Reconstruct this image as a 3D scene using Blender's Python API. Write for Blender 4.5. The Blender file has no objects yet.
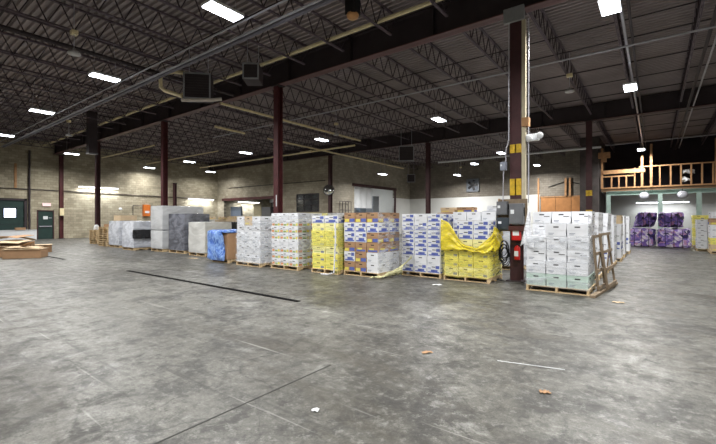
import bpy, bmesh, math, random
from mathutils import Vector, Matrix, noise, Euler
R = math.radians
random.seed(7)
S = bpy.context.scene
C = S.collection

# ------------------------------------------------------------ camera, world, exposure
cd = bpy.data.cameras.new('camera'); cam = bpy.data.objects.new('camera', cd); C.objects.link(cam)
cam.location = (0, 0, 1.58); cam.rotation_euler = (R(90), 0, R(37.2))
cd.sensor_width = 36; cd.lens = 391 / 716 * 36; cd.shift_y = -0.0035; cd.clip_end = 200
S.camera = cam
w = bpy.data.worlds.new('world'); S.world = w; w.use_nodes = True
w.node_tree.nodes['Background'].inputs[0].default_value = (.8, .85, 1, 1)
w.node_tree.nodes['Background'].inputs[1].default_value = .05
S.view_settings.view_transform = 'Standard'; S.view_settings.look = 'None'
S.view_settings.gamma = 1; S.view_settings.use_curve_mapping = False
S.view_settings.exposure = 0.15
LAMP_POWER = 400.0

# ------------------------------------------------------------ materials
def srgb(r, g, b):
    f = lambda c: (c/255/12.92) if c/255 <= .04045 else ((c/255+.055)/1.055)**2.4
    return (f(r), f(g), f(b), 1)
MATS = {}
def mat(name, col, rough=.6, metal=0, var=.12, scale=6, bump=0, bscale=30, spec=.4, alt=None):
    if name in MATS: return MATS[name]
    m = bpy.data.materials.new(name); m.use_nodes = True; nt = m.node_tree; N = nt.nodes; L = nt.links
    b = N['Principled BSDF']; b.inputs['Roughness'].default_value = rough; b.inputs['Metallic'].default_value = metal
    b.inputs['Specular IOR Level'].default_value = spec
    c = srgb(*col)
    tc = N.new('ShaderNodeTexCoord'); nz = N.new('ShaderNodeTexNoise'); nz.inputs['Scale'].default_value = scale
    nz.inputs['Detail'].default_value = 5
    L.new(tc.outputs['Object'], nz.inputs['Vector'])
    rp = N.new('ShaderNodeValToRGB'); rp.color_ramp.elements[0].position = .3; rp.color_ramp.elements[1].position = .7
    a2 = srgb(*alt) if alt else tuple(min(1, x*(1+var)) for x in c[:3])+(1,)
    rp.color_ramp.elements[0].color = c if alt else tuple(x*(1-var) for x in c[:3])+(1,)
    rp.color_ramp.elements[1].color = a2
    L.new(nz.outputs['Fac'], rp.inputs[0]); L.new(rp.outputs[0], b.inputs['Base Color'])
    if bump:
        n2 = N.new('ShaderNodeTexNoise'); n2.inputs['Scale'].default_value = bscale; n2.inputs['Detail'].default_value = 4
        L.new(tc.outputs['Object'], n2.inputs['Vector'])
        bp = N.new('ShaderNodeBump'); bp.inputs['Strength'].default_value = bump; bp.inputs['Distance'].default_value = .02
        L.new(n2.outputs['Fac'], bp.inputs['Height']); L.new(bp.outputs[0], b.inputs['Normal'])
    MATS[name] = m; return m
def emit(name, col, strength):
    m = bpy.data.materials.new(name); m.use_nodes = True; N = m.node_tree.nodes
    b = N['Principled BSDF']; b.inputs['Base Color'].default_value = (.8, .8, .8, 1)
    b.inputs['Emission Color'].default_value = srgb(*col); b.inputs['Emission Strength'].default_value = strength
    return m
def film(name, col, opac, scale=5):
    m = bpy.data.materials.new(name); m.use_nodes = True; nt = m.node_tree; N = nt.nodes; L = nt.links
    b = N['Principled BSDF']; b.inputs['Base Color'].default_value = srgb(*col); b.inputs['Roughness'].default_value = .22
    b.inputs['Specular IOR Level'].default_value = .8
    tc = N.new('ShaderNodeTexCoord'); mp = N.new('ShaderNodeMapping'); mp.inputs['Scale'].default_value = (1, 1, 3); mp.inputs['Rotation'].default_value = (.3, .4, 0)
    nz = N.new('ShaderNodeTexNoise'); nz.inputs['Scale'].default_value = scale; nz.inputs['Detail'].default_value = 6; nz.inputs['Distortion'].default_value = 1.2
    L.new(tc.outputs['Object'], mp.inputs[0]); L.new(mp.outputs[0], nz.inputs['Vector'])
    mr = N.new('ShaderNodeMapRange'); mr.inputs[1].default_value = .35; mr.inputs[2].default_value = .7
    mr.inputs[3].default_value = max(0, opac-.25); mr.inputs[4].default_value = min(1, opac+.3)
    L.new(nz.outputs['Fac'], mr.inputs[0]); L.new(mr.outputs[0], b.inputs['Alpha'])
    bp = N.new('ShaderNodeBump'); bp.inputs['Strength'].default_value = .3; bp.inputs['Distance'].default_value = .02
    L.new(nz.outputs['Fac'], bp.inputs['Height']); L.new(bp.outputs[0], b.inputs['Normal'])
    return m
def wrapmat(name, dark, light, scale=3, rough=.28, stretch=(1, 1, 2.5)):
    m = bpy.data.materials.new(name); m.use_nodes = True; nt = m.node_tree; N = nt.nodes; L = nt.links
    b = N['Principled BSDF']; b.inputs['Roughness'].default_value = rough; b.inputs['Specular IOR Level'].default_value = .7
    tc = N.new('ShaderNodeTexCoord'); mp = N.new('ShaderNodeMapping'); mp.inputs['Scale'].default_value = stretch; mp.inputs['Rotation'].default_value = (.35, .35, 0)
    nz = N.new('ShaderNodeTexNoise'); nz.inputs['Scale'].default_value = scale; nz.inputs['Detail'].default_value = 7; nz.inputs['Distortion'].default_value = 1.5
    L.new(tc.outputs['Object'], mp.inputs[0]); L.new(mp.outputs[0], nz.inputs['Vector'])
    rp = N.new('ShaderNodeValToRGB'); rp.color_ramp.elements[0].position = .38; rp.color_ramp.elements[1].position = .62
    rp.color_ramp.elements[0].color = srgb(*dark); rp.color_ramp.elements[1].color = srgb(*light)
    L.new(nz.outputs['Fac'], rp.inputs[0]); L.new(rp.outputs[0], b.inputs['Base Color'])
    bp = N.new('ShaderNodeBump'); bp.inputs['Strength'].default_value = .9; bp.inputs['Distance'].default_value = .05
    L.new(nz.outputs['Fac'], bp.inputs['Height']); L.new(bp.outputs[0], b.inputs['Normal'])
    return m
def blockwall(name, axis, c1, c2, mortar, stain=(70, 62, 52)):
    """concrete block coursing; axis = the horizontal axis the wall runs along"""
    m = bpy.data.materials.new(name); m.use_nodes = True; nt = m.node_tree; N = nt.nodes; L = nt.links
    b = N['Principled BSDF']; b.inputs['Roughness'].default_value = .85
    tc = N.new('ShaderNodeTexCoord'); sp = N.new('ShaderNodeSeparateXYZ'); cb = N.new('ShaderNodeCombineXYZ')
    L.new(tc.outputs['Object'], sp.inputs[0]); L.new(sp.outputs[axis], cb.inputs[0]); L.new(sp.outputs[2], cb.inputs[1])
    br = N.new('ShaderNodeTexBrick'); br.inputs['Scale'].default_value = 1; br.inputs['Brick Width'].default_value = .4
    br.inputs['Row Height'].default_value = .2; br.inputs['Mortar Size'].default_value = .008; br.inputs['Mortar Smooth'].default_value = .3
    br.inputs['Color1'].default_value = srgb(*c1); br.inputs['Color2'].default_value = srgb(*c2); br.inputs['Mortar'].default_value = srgb(*mortar)
    L.new(cb.outputs[0], br.inputs['Vector'])
    nz = N.new('ShaderNodeTexNoise'); nz.inputs['Scale'].default_value = .45; nz.inputs['Detail'].default_value = 9; nz.inputs['Roughness'].default_value = .72
    L.new(cb.outputs[0], nz.inputs['Vector'])
    mr = N.new('ShaderNodeMapRange'); mr.inputs[1].default_value = .42; mr.inputs[2].default_value = .75; mr.inputs[3].default_value = 0; mr.inputs[4].default_value = .75
    L.new(nz.outputs['Fac'], mr.inputs[0])
    mx = N.new('ShaderNodeMix'); mx.data_type = 'RGBA'
    L.new(mr.outputs[0], mx.inputs[0]); L.new(br.outputs['Color'], mx.inputs[6]); mx.inputs[7].default_value = srgb(*stain)
    L.new(mx.outputs[2], b.inputs['Base Color'])
    bp = N.new('ShaderNodeBump'); bp.inputs['Strength'].default_value = .6; bp.inputs['Distance'].default_value = .02; bp.invert = True
    L.new(br.outputs['Fac'], bp.inputs['Height']); L.new(bp.outputs[0], b.inputs['Normal'])
    return m
def floormat():
    m = bpy.data.materials.new('worn concrete'); m.use_nodes = True; nt = m.node_tree; N = nt.nodes; L = nt.links
    b = N['Principled BSDF']; b.inputs['Specular IOR Level'].default_value = .38
    tc = N.new('ShaderNodeTexCoord')
    def nz(sc, det=8, rough=.6, dist=0, vec=None):
        n = N.new('ShaderNodeTexNoise'); n.inputs['Scale'].default_value = sc; n.inputs['Detail'].default_value = det
        n.inputs['Roughness'].default_value = rough; n.inputs['Distortion'].default_value = dist
        L.new(vec or tc.outputs['Object'], n.inputs['Vector']); return n.outputs['Fac']
    def mr(src, a, c, lo, hi):
        n = N.new('ShaderNodeMapRange'); n.inputs[1].default_value = a; n.inputs[2].default_value = c
        n.inputs[3].default_value = lo; n.inputs[4].default_value = hi; L.new(src, n.inputs[0]); return n.outputs[0]
    def mix(f, a, c, mode='MIX'):
        n = N.new('ShaderNodeMix'); n.data_type = 'RGBA'; n.blend_type = mode
        (L.new(f, n.inputs[0]) if hasattr(f, 'links') else setattr(n.inputs[0], 'default_value', f))
        (L.new(a, n.inputs[6]) if hasattr(a, 'links') else setattr(n.inputs[6], 'default_value', a))
        (L.new(c, n.inputs[7]) if hasattr(c, 'links') else setattr(n.inputs[7], 'default_value', c))
        return n.outputs[2]
    big = nz(.22, 6, .6, .6); mid = nz(1.1, 10, .72, .8); m2 = nz(3.2, 10, .75, .4); fine = nz(11, 8, .8); vfine = nz(60, 6, .85)
    c = mix(mr(big, .38, .62, 0, 1), srgb(80, 78, 72), srgb(118, 117, 110))
    c = mix(mr(mid, .50, .60, 0, .8), c, srgb(54, 53, 50))
    c = mix(mr(m2, .51, .60, 0, .75), c, srgb(56, 55, 52))
    c = mix(mr(m2, .32, .44, .7, 0), c, srgb(156, 157, 152))
    c = mix(mr(mid, .28, .42, .55, 0), c, srgb(160, 161, 157))
    c = mix(mr(fine, .51, .60, 0, .5), c, srgb(48, 47, 44))
    c = mix(mr(fine, .38, .47, .42, 0), c, srgb(168, 168, 162))
    c = mix(mr(vfine, .42, .56, .5, 0), c, srgb(58, 57, 55))
    mp = N.new('ShaderNodeMapping'); mp.inputs['Scale'].default_value = (.22, 1.1, 1); mp.inputs['Rotation'].default_value = (0, 0, .25)
    L.new(tc.outputs['Object'], mp.inputs[0])
    st = nz(1.0, 8, .7, .5, mp.outputs[0])
    c = mix(mr(st, .52, .64, 0, .7), c, srgb(72, 68, 60))
    for rot, sc_, lo_, hi_, amt, col in ((.3, 9, .64, .72, .7, (52, 51, 48)), (-.9, 7, .66, .74, .6, (56, 55, 52)), (1.2, 11, .66, .74, .55, (176, 176, 170))):
        m3 = N.new('ShaderNodeMapping'); m3.inputs['Rotation'].default_value = (0, 0, rot); m3.inputs['Scale'].default_value = (.35, sc_, 1)
        L.new(tc.outputs['Object'], m3.inputs[0])
        c = mix(mr(nz(1.0, 3, .5, .15, m3.outputs[0]), lo_, hi_, 0, amt), c, srgb(*col))
    # scuffs: thin curved contours where noise crosses a level
    def scuff(sc, lvl, wd, amt, dist):
        n = nz(sc, 1.5, .4, dist)
        a = N.new('ShaderNodeMath'); a.operation = 'SUBTRACT'; L.new(n, a.inputs[0]); a.inputs[1].default_value = lvl
        b2 = N.new('ShaderNodeMath'); b2.operation = 'ABSOLUTE'; L.new(a.outputs[0], b2.inputs[0])
        k = mr(b2.outputs[0], 0, wd, amt, 0); g = mr(fine, .42, .55, 0, 1)
        m_ = N.new('ShaderNodeMath'); m_.operation = 'MULTIPLY'; L.new(k, m_.inputs[0]); L.new(g, m_.inputs[1]); return m_.outputs[0]
    c = mix(scuff(.45, .5, .003, .8, .2), c, srgb(42, 41, 40))
    c = mix(scuff(.8, .56, .004, .7, .6), c, srgb(48, 47, 45))
    vo = N.new('ShaderNodeTexVoronoi'); vo.feature = 'DISTANCE_TO_EDGE'; vo.inputs['Scale'].default_value = .42
    ds = N.new('ShaderNodeVectorMath'); ds.operation = 'MULTIPLY_ADD'; ds.inputs[1].default_value = (.5, .5, .5)
    nn = N.new('ShaderNodeTexNoise'); nn.inputs['Scale'].default_value = 1.7; nn.inputs['Detail'].default_value = 6
    L.new(tc.outputs['Object'], nn.inputs['Vector']); L.new(nn.outputs['Color'], ds.inputs[0]); L.new(tc.outputs['Object'], ds.inputs[2])
    L.new(ds.outputs[0], vo.inputs['Vector'])
    gate = mr(nz(.5, 3), .48, .56, 0, .6)
    cr = mr(vo.outputs['Distance'], 0, .010, 1, 0)
    mu = N.new('ShaderNodeMath'); mu.operation = 'MULTIPLY'; L.new(cr, mu.inputs[0]); L.new(gate, mu.inputs[1])
    c = mix(mu.outputs[0], c, srgb(40, 40, 38))
    L.new(c, b.inputs['Base Color'])
    L.new(mr(m2, .35, .65, .30, .56), b.inputs['Roughness'])
    bp = N.new('ShaderNodeBump'); bp.inputs['Strength'].default_value = .25; bp.inputs['Distance'].default_value = .01
    L.new(fine, bp.inputs['Height']); L.new(bp.outputs[0], b.inputs['Normal'])
    return m
def balemat(name, cols, scale=7):
    m = bpy.data.materials.new(name); m.use_nodes = True; nt = m.node_tree; N = nt.nodes; L = nt.links
    b = N['Principled BSDF']; b.inputs['Roughness'].default_value = .35
    tc = N.new('ShaderNodeTexCoord'); nz = N.new('ShaderNodeTexNoise'); nz.inputs['Scale'].default_value = 3; nz.inputs['Detail'].default_value = 4
    mixv = N.new('ShaderNodeVectorMath'); mixv.operation = 'MULTIPLY_ADD'; mixv.inputs[1].default_value = (.5, .5, .5)
    L.new(tc.outputs['Object'], nz.inputs['Vector']); L.new(nz.outputs['Color'], mixv.inputs[0]); L.new(tc.outputs['Object'], mixv.inputs[2])
    vo = N.new('ShaderNodeTexVoronoi'); vo.inputs['Scale'].default_value = scale; L.new(mixv.outputs[0], vo.inputs['Vector'])
    sp = N.new('ShaderNodeSeparateColor'); L.new(vo.outputs['Color'], sp.inputs[0])
    rp = N.new('ShaderNodeValToRGB'); rp.color_ramp.interpolation = 'CONSTANT'
    for i, c in enumerate(cols):
        e = rp.color_ramp.elements[i] if i < 2 else rp.color_ramp.elements.new(i/len(cols))
        e.position = i/len(cols); e.color = srgb(*c)
    L.new(sp.outputs[0], rp.inputs[0]); L.new(rp.outputs[0], b.inputs['Base Color'])
    bp = N.new('ShaderNodeBump'); bp.inputs['Strength'].default_value = 1; bp.inputs['Distance'].default_value = .06
    L.new(vo.outputs['Distance'], bp.inputs['Height']); L.new(bp.outputs[0], b.inputs['Normal'])
    return m

steel = mat('dark primed steel', (58, 48, 54), .55, .0, .15, 3)
steel_d = mat('darker steel', (52, 44, 47), .6, 0, .2, 2)  # the steel's own dark tone, for girders, pipes and frames
maroon = mat('maroon primer', (80, 36, 38), .55, 0, .25, 4, .2, 40)
maroon_d = mat('dark maroon primer', (68, 40, 42), .55, 0, .25, 4)
yellowp = mat('yellow safety paint', (196, 160, 40), .5, 0, .25, 12)
galv = mat('galvanised conduit', (176, 176, 184), .4, .3, .1, 8)
beige = mat('cream painted pipe', (220, 206, 166), .5, 0, .12, 5)
white = mat('white paint', (222, 224, 226), .6, 0, .04, 2)
whitewall = mat('white washed wall', (206, 206, 202), .7, 0, .06, .7, .2, 8)
greybox = mat('grey enamel', (112, 114, 118), .4, .2, .1, 6)
blackp = mat('black plastic', (24, 24, 26), .4, 0, .2, 6)
redp = mat('red enamel', (190, 30, 28), .35, 0, .08, 6)
wood = mat('pallet timber', (196, 172, 134), .8, 0, .25, 9, .3, 40)
wood_d = mat('weathered timber', (128, 112, 92), .85, 0, .25, 9, .3, 40)
stud = mat('framing lumber', (164, 124, 86), .7, 0, .2, 5)
ply = mat('orange plywood', (168, 116, 68), .65, 0, .15, 2.5)
kraft = mat('brown kraft card', (164, 130, 98), .8, 0, .1, 5)
kraft_l = mat('pale kraft card', (200, 178, 146), .8, 0, .1, 5)
cwhite = mat('white carton board', (220, 222, 226), .6, 0, .04, 5)
cgreen = mat('pale green carton board', (182, 202, 192), .6, 0, .05, 5)
cyellow = mat('yellow carton board', (230, 220, 112), .6, 0, .07, 5)
cyellow_l = mat('pale yellow carton board', (234, 228, 160), .6, 0, .07, 5)
pblue = mat('blue print', (84, 98, 166), .6, 0, .2, 20)
pgrey = mat('grey print', (128, 134, 148), .6, 0, .1, 20)
pyel = mat('yellow print', (216, 202, 96), .6, 0, .1, 20)
pgreen = mat('green print', (140, 166, 96), .6, 0, .2, 20)
porange = mat('orange print', (206, 146, 104), .6, 0, .2, 20)
pdark = mat('hand hole dark', (44, 42, 44), .8, 0, .1, 5)
doorgreen = mat('dark green enamel', (36, 58, 54), .5, 0, .15, 3)
greensteel = mat('pale green steel', (150, 170, 162), .55, 0, .12, 4)
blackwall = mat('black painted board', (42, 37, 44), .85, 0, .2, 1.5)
darkgl = mat('dark glass', (20, 24, 28), .12, 0, .2, 2, spec=.6)
deckm = mat('roof deck steel', (146, 136, 136), .6, .0, .18, .8)
chord = mat('light joist steel', (88, 76, 84), .5, .0, .15, 3)
clearfilm = film('clear stretch film', (226, 230, 236), .22, 2.2)
yelfilm = film('yellow stretch film', (242, 222, 62), .72)
lampglow = emit('lamp diffuser glow', (240, 246, 255), 14)
tubeglow = emit('tube glow', (244, 248, 255), 9)
dayglow = emit('daylight pane', (205, 225, 255), 5)
exitglow = emit('exit sign face', (235, 90, 90), .8)

# ------------------------------------------------------------ mesh builder
class MB:
    def __init__(s): s.v = []; s.f = []; s.m = []; s.mats = []
    def slot(s, m):
        if m not in s.mats: s.mats.append(m)
        return s.mats.index(m)
    def add(s, vs, fs, m):
        o = len(s.v); k = s.slot(m)
        s.v += [tuple(v) for v in vs]; s.f += [tuple(i+o for i in f) for f in fs]; s.m += [k]*len(fs); return s
    def box(s, c, size, m, rot=None):
        hx, hy, hz = (d/2 for d in size); M = rot.to_matrix() if rot else None
        vs = [Vector((x, y, z)) for x in (-hx, hx) for y in (-hy, hy) for z in (-hz, hz)]
        if M: vs = [M @ v for v in vs]
        vs = [v+Vector(c) for v in vs]
        return s.add(vs, [(0, 1, 3, 2), (4, 6, 7, 5), (0, 4, 5, 1), (2, 3, 7, 6), (0, 2, 6, 4), (1, 5, 7, 3)], m)
    def b2(s, a, b, m):   # box by min / max corner
        return s.box([(a[i]+b[i])/2 for i in range(3)], [abs(b[i]-a[i]) for i in range(3)], m)
    def bar(s, a, b, w, h, m):
        a = Vector(a); b = Vector(b); d = (b-a); L = d.length; d.normalize()
        q = d.to_track_quat('X', 'Z').to_matrix()
        vs = [q @ Vector((x, y, z)) + (a+b)/2 for x in (-L/2, L/2) for y in (-w/2, w/2) for z in (-h/2, h/2)]
        return s.add(vs, [(0, 1, 3, 2), (4, 6, 7, 5), (0, 4, 5, 1), (2, 3, 7, 6), (0, 2, 6, 4), (1, 5, 7, 3)], m)
    def tube(s, pts, r, m, n=8):
        pts = [Vector(p) for p in pts]; vs = []; fs = []
        for i, p in enumerate(pts):
            d = (pts[min(i+1, len(pts)-1)]-pts[max(i-1, 0)]).normalized()
            up = Vector((0, 0, 1)) if abs(d.z) < .95 else Vector((1, 0, 0))
            a = d.cross(up).normalized(); b = d.cross(a)
            for k in range(n):
                t = 2*math.pi*k/n; vs.append(p+(a*math.cos(t)+b*math.sin(t))*r)
        for i in range(len(pts)-1):
            for k in range(n):
                fs.append((i*n+k, i*n+(k+1) % n, (i+1)*n+(k+1) % n, (i+1)*n+k))
        fs.append(tuple(range(n))); fs.append(tuple(range((len(pts)-1)*n, len(pts)*n))[::-1])
        return s.add(vs, fs, m)
    def lathe(s, c, prof, m, n=20, rot=None):   # prof = (r, z)
        M = rot.to_matrix() if rot else Matrix.Identity(3)
        vs = []; fs = []
        for r, z in prof:
            for k in range(n):
                t = 2*math.pi*k/n; vs.append(M @ Vector((r*math.cos(t), r*math.sin(t), z))+Vector(c))
        for i in range(len(prof)-1):
            for k in range(n):
                fs.append((i*n+k, i*n+(k+1) % n, (i+1)*n+(k+1) % n, (i+1)*n+k))
        fs.append(tuple(range(n))[::-1]); fs.append(tuple(range((len(prof)-1)*n, len(prof)*n)))
        return s.add(vs, fs, m)
    def grid(s, fn, nu, nv, m):
        vs = [fn(u/nu, v/nv) for u in range(nu+1) for v in range(nv+1)]
        fs = [(u*(nv+1)+v, (u+1)*(nv+1)+v, (u+1)*(nv+1)+v+1, u*(nv+1)+v+1) for u in range(nu) for v in range(nv)]
        return s.add(vs, fs, m)
    def mesh(s, name):
        me = bpy.data.meshes.new(name); me.from_pydata(s.v, [], s.f)
        for m in s.mats: me.materials.append(m)
        for p, k in zip(me.polygons, s.m): p.material_index = k
        bm = bmesh.new(); bm.from_mesh(me); bmesh.ops.recalc_face_normals(bm, faces=bm.faces); bm.to_mesh(me); bm.free()
        return me
    def build(s, name, parent=None, loc=(0, 0, 0), rz=0, smooth=False):
        o = bpy.data.objects.new(name, s.mesh(name)); C.objects.link(o)
        o.location = loc; o.rotation_euler = (0, 0, rz)
        if parent: o.parent = parent
        if smooth:
            for p in o.data.polygons: p.use_smooth = True
        return o
def tag(o, label, cat, group=None, kind=None):
    o['label'] = label; o['category'] = cat
    if group: o['group'] = group
    if kind: o['kind'] = kind
    return o
def struct(o): o['kind'] = 'structure'; return o
def empty(name, loc=(0, 0, 0), rz=0):
    o = bpy.data.objects.new(name, None); o.empty_display_size = .1; C.objects.link(o); o.location = loc; o.rotation_euler = (0, 0, rz); return o
def copy_tree(o, kids, parent=None):
    c = o.copy(); C.objects.link(c)
    if parent: c.parent = parent
    for ch in kids.get(o.name, []):
        copy_tree(ch, kids, c)
    return c
def kidmap():
    k = {}
    for o in bpy.data.objects:
        if o.parent: k.setdefault(o.parent.name, []).append(o)
    return k
def bevel(o, w=.006, seg=2):
    b = o.modifiers.new('bevel', 'BEVEL'); b.width = w; b.segments = seg; b.limit_method = 'ANGLE'; return o
def writing(txt, size, m, parent, loc, rot, name='lettering'):
    cu = bpy.data.curves.new('t', 'FONT'); cu.body = txt; cu.size = size; cu.extrude = .002; cu.align_x = 'CENTER'; cu.align_y = 'CENTER'
    t = bpy.data.objects.new('t', cu); C.objects.link(t)
    me = bpy.data.meshes.new_from_object(t.evaluated_get(bpy.context.evaluated_depsgraph_get()))
    bpy.data.objects.remove(t); me.materials.clear(); me.materials.append(m)
    o = bpy.data.objects.new(name, me); C.objects.link(o); o.location = loc; o.rotation_euler = rot
    if parent: o.parent = parent
    return o

# ------------------------------------------------------------ the setting
XW, XE, YS, YA, YC, XB = -39.2, 11.0, -9.0, 25.5, 39.2, -22.3
ZD = 7.85
# floor
f = MB().b2((XW-.4, YS-.4, -.2), (XE+.4, YC+.4, 0), floormat()).build('floor'); struct(f)
# corrugated roof deck, ribs along x
mb = MB(); vs = []; fs = []; y = YS-.3; prof = []
while y < YC+.3:
    prof += [(y, ZD), (y+.07, ZD), (y+.085, ZD+.085), (y+.185, ZD+.085)]; y += .20
nx = len(prof)
for x in (XW-.3, XE+.3):
    vs += [(x, py, pz) for py, pz in prof]
fs = [(i, i+1, nx+i+1, nx+i) for i in range(nx-1)]
mb.add(vs, fs, deckm); mb.b2((XW-.3, YS-.3, ZD+.095), (XE+.3, YC+.3, ZD+.2), deckm)
struct(mb.build('ceiling'))

wallW = blockwall('west block', 1, (186, 177, 154), (156, 148, 126), (130, 122, 104), (104, 94, 78))
wallA = blockwall('north block', 0, (182, 174, 154), (158, 150, 132), (134, 126, 110), (104, 96, 82))
wallB = blockwall('side block', 1, (168, 161, 145), (150, 143, 128), (126, 119, 106), (98, 91, 80))
wallC = blockwall('rear block', 0, (138, 131, 119), (124, 117, 106), (102, 96, 86), (80, 74, 66))
def wall(name, pieces):
    mb = MB()
    for a, b, m in pieces: mb.b2(a, b, m)
    return struct(mb.build(name))
T = .3
# west wall with door and dock opening
wall('wall_west', [((XW-T, YS, 0), (XW, 5.5, ZD), wallW), ((XW-T, 5.5, 3.07), (XW, 8.6, ZD), wallW), ((XW-T, 8.6, 0), (XW, 9.38, ZD), wallW),
                   ((XW-T, 9.38, 2.29), (XW, 10.42, ZD), wallW), ((XW-T, 10.42, 0), (XW, YA+8, ZD), wallW)])
# north-west wall (opening and window)
wall('wall_north_west', [((XW, YA, 0), (-38.0, YA+T, ZD), wallA), ((-38.0, YA, 3.85), (-29.0, YA+T, ZD), wallA), ((-29.0, YA, 0), (-26.5, YA+T, ZD), wallA),
                         ((-26.5, YA, 3.9), (-23.7, YA+T, ZD), wallA), ((-26.5, YA, 0), (-23.7, YA+T, 2.3), wallA), ((-23.7, YA, 0), (XB, YA+T, ZD), wallA)])
wall('wall_side', [((XB-T, YA+T, 0), (XB, 28.8, ZD), wallB), ((XB-T, 28.8, 4.85), (XB, 36.0, ZD), wallB),
                   ((XB-T, 36.0, 0), (XB, YC, 3.9), whitewall), ((XB-T, 36.0, 3.9), (XB, YC, ZD), wallB)])
wall('wall_rear', [((XB-T, YC, 0), (-8.5, YC+T, 3.9), whitewall), ((XB-T, YC, 3.9), (-8.5, YC+T, ZD), wallC),
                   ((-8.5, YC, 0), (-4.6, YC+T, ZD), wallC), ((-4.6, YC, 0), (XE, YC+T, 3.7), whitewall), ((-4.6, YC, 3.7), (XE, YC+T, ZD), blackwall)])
wall('wall_south', [((XW, YS-T, 0), (XE, YS, ZD), wallA)])
wall('wall_east', [((XE, YS, 0), (XE+T, YC, ZD), wallW)])
# rooms behind the openings
wall('wall_back_room', [((XW, 33.2, 0), (-28.9, 33.5, ZD), whitewall), ((-28.9, YA+T, 0), (-28.6, 38.5, ZD), whitewall), ((-28.6, 38.2, 0), (XB-T, 38.5, ZD), whitewall)])
# maroon lintels
struct(MB().b2((-38.3, YA-.06, 3.62), (-28.7, YA+.05, 3.9), maroon).build('trim_1'))
struct(MB().b2((XB-.05, 28.5, 4.68), (XB+.06, 36.2, 4.95), maroon_d).build('trim_2'))
struct(MB().b2((XB-.05, 35.85, 0), (XB+.06, 36.1, 4.7), maroon_d).build('trim_3'))
# floor joints
blackj = mat('joint filler', (14, 13, 14), .95, spec=.1)
greyj = mat('joint grey', (66, 66, 64), .8)
struct(MB().b2((-12.9, 5.25, 0), (-5.45, 5.35, .012), blackj).build('trim_4'))
struct(MB().b2((-23.5, 5.25, 0), (-18.6, 5.34, .01), blackj).build('trim_5'))
struct(MB().b2((-2.81, -4, 0), (-2.795, 3.2, .003), greyj).build('trim_6'))

# window in the block wall
wn = MB()
for x in (-26.5, -25.58, -24.65, -23.7): wn.b2((x-.04, YA-.02, 2.3), (x+.04, YA+.08, 3.9), steel_d)
for z in (2.3, 2.85, 3.4, 3.9): wn.b2((-26.5, YA-.02, z-.035), (-23.7, YA+.08, z+.035), steel_d)
wo = struct(wn.build('window_1'))
gl = bpy.data.materials.new('smoked pane'); gl.use_nodes = True
g_ = gl.node_tree.nodes['Principled BSDF']; g_.inputs['Base Color'].default_value = (.02, .025, .03, 1); g_.inputs['Roughness'].default_value = .1; g_.inputs['Alpha'].default_value = .8
MB().b2((-26.5, YA+.02, 2.3), (-23.7, YA+.035, 3.9), gl).build('pane', wo)

# green exit door
dr = MB().b2((XW-.08, 9.42, 0.01), (XW-.02, 10.38, 2.25), doorgreen).build('door_1'); struct(dr)
MB().b2((XW-.05, 9.34, 0), (XW+.04, 9.42, 2.33), maroon_d).b2((XW-.05, 10.38, 0), (XW+.04, 10.46, 2.33), maroon_d).b2((XW-.05, 9.34, 2.25), (XW+.04, 10.46, 2.33), maroon_d).build('frame', dr)
MB().bar((XW+.05, 9.5, 1.03), (XW+.05, 10.3, 1.03), .05, .07, galv).b2((XW-.02, 9.5, .98), (XW+.05, 9.56, 1.08), galv).b2((XW-.02, 10.24, .98), (XW+.05, 10.3, 1.08), galv).build('push_bar', dr)
MB().b2((XW-.02, 9.75, 1.6), (XW-.01, 10.05, 1.85), white).build('notice', dr)
MB().b2((XW-.02, 10.1, 1.68), (XW+.03, 10.3, 1.74), galv).build('door_closer', dr)
# dock door
dd = MB()
for k in range(5):
    dd.b2((XW-.1, 5.5, .01+k*.61), (XW-.04, 8.6, .6+k*.61), doorgreen)
    dd.b2((XW-.04, 5.5, .01+k*.61), (XW-.015, 8.6, .06+k*.61), doorgreen)
dd = struct(dd.build('door_2'))
MB().b2((XW-.04, 7.37, 1.75), (XW-.02, 8.05, 2.42), dayglow).build('pane', dd)
MB().b2((XW-.045, 7.3, 1.68), (XW+.0, 7.37, 2.49), steel_d).b2((XW-.045, 8.05, 1.68), (XW+.0, 8.12, 2.49), steel_d).b2((XW-.045, 7.3, 2.42), (XW+.0, 8.12, 2.49), steel_d).b2((XW-.045, 7.3, 1.68), (XW+.0, 8.12, 1.75), steel_d).build('window_frame', dd)
MB().b2((XW-.03, 8.55, 0), (XW+.07, 8.72, 3.2), steel_d).b2((XW-.03, 5.3, 3.05), (XW+.07, 8.72, 3.2), steel_d).build('frame', dd)
tag(MB().b2((-38.75, 5.2, 0), (-38.62, 9.2, .74), white).b2((-38.8, 5.2, .74), (-38.58, 9.2, .78), white).build('barrier_board'), 'long low white board standing along the foot of the dark dock door', 'board')
tag(MB().box((-38.7, 8.2, .87), (.3, .62, .17), kraft).box((-38.7, 8.2, .957), (.28, .12, .006), kraft_l).build('cardboard_box'), 'small brown cardboard box lying on the low white board', 'box')
# exit sign
ex = empty('exit_sign', (XW+.02, 9.95, 2.78)); tag(ex, 'small lit red exit sign above the dark green door', 'sign')
bevel(MB().box((.04, 0, 0), (.08, .56, .26), white).build('sign_housing', ex), .01)
MB().box((.082, 0, 0), (.01, .52, .22), exitglow).build('sign_face', ex)
writing('EXIT', .2, white, ex, (.09, 0, 0), (R(90), 0, R(90)))

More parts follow.
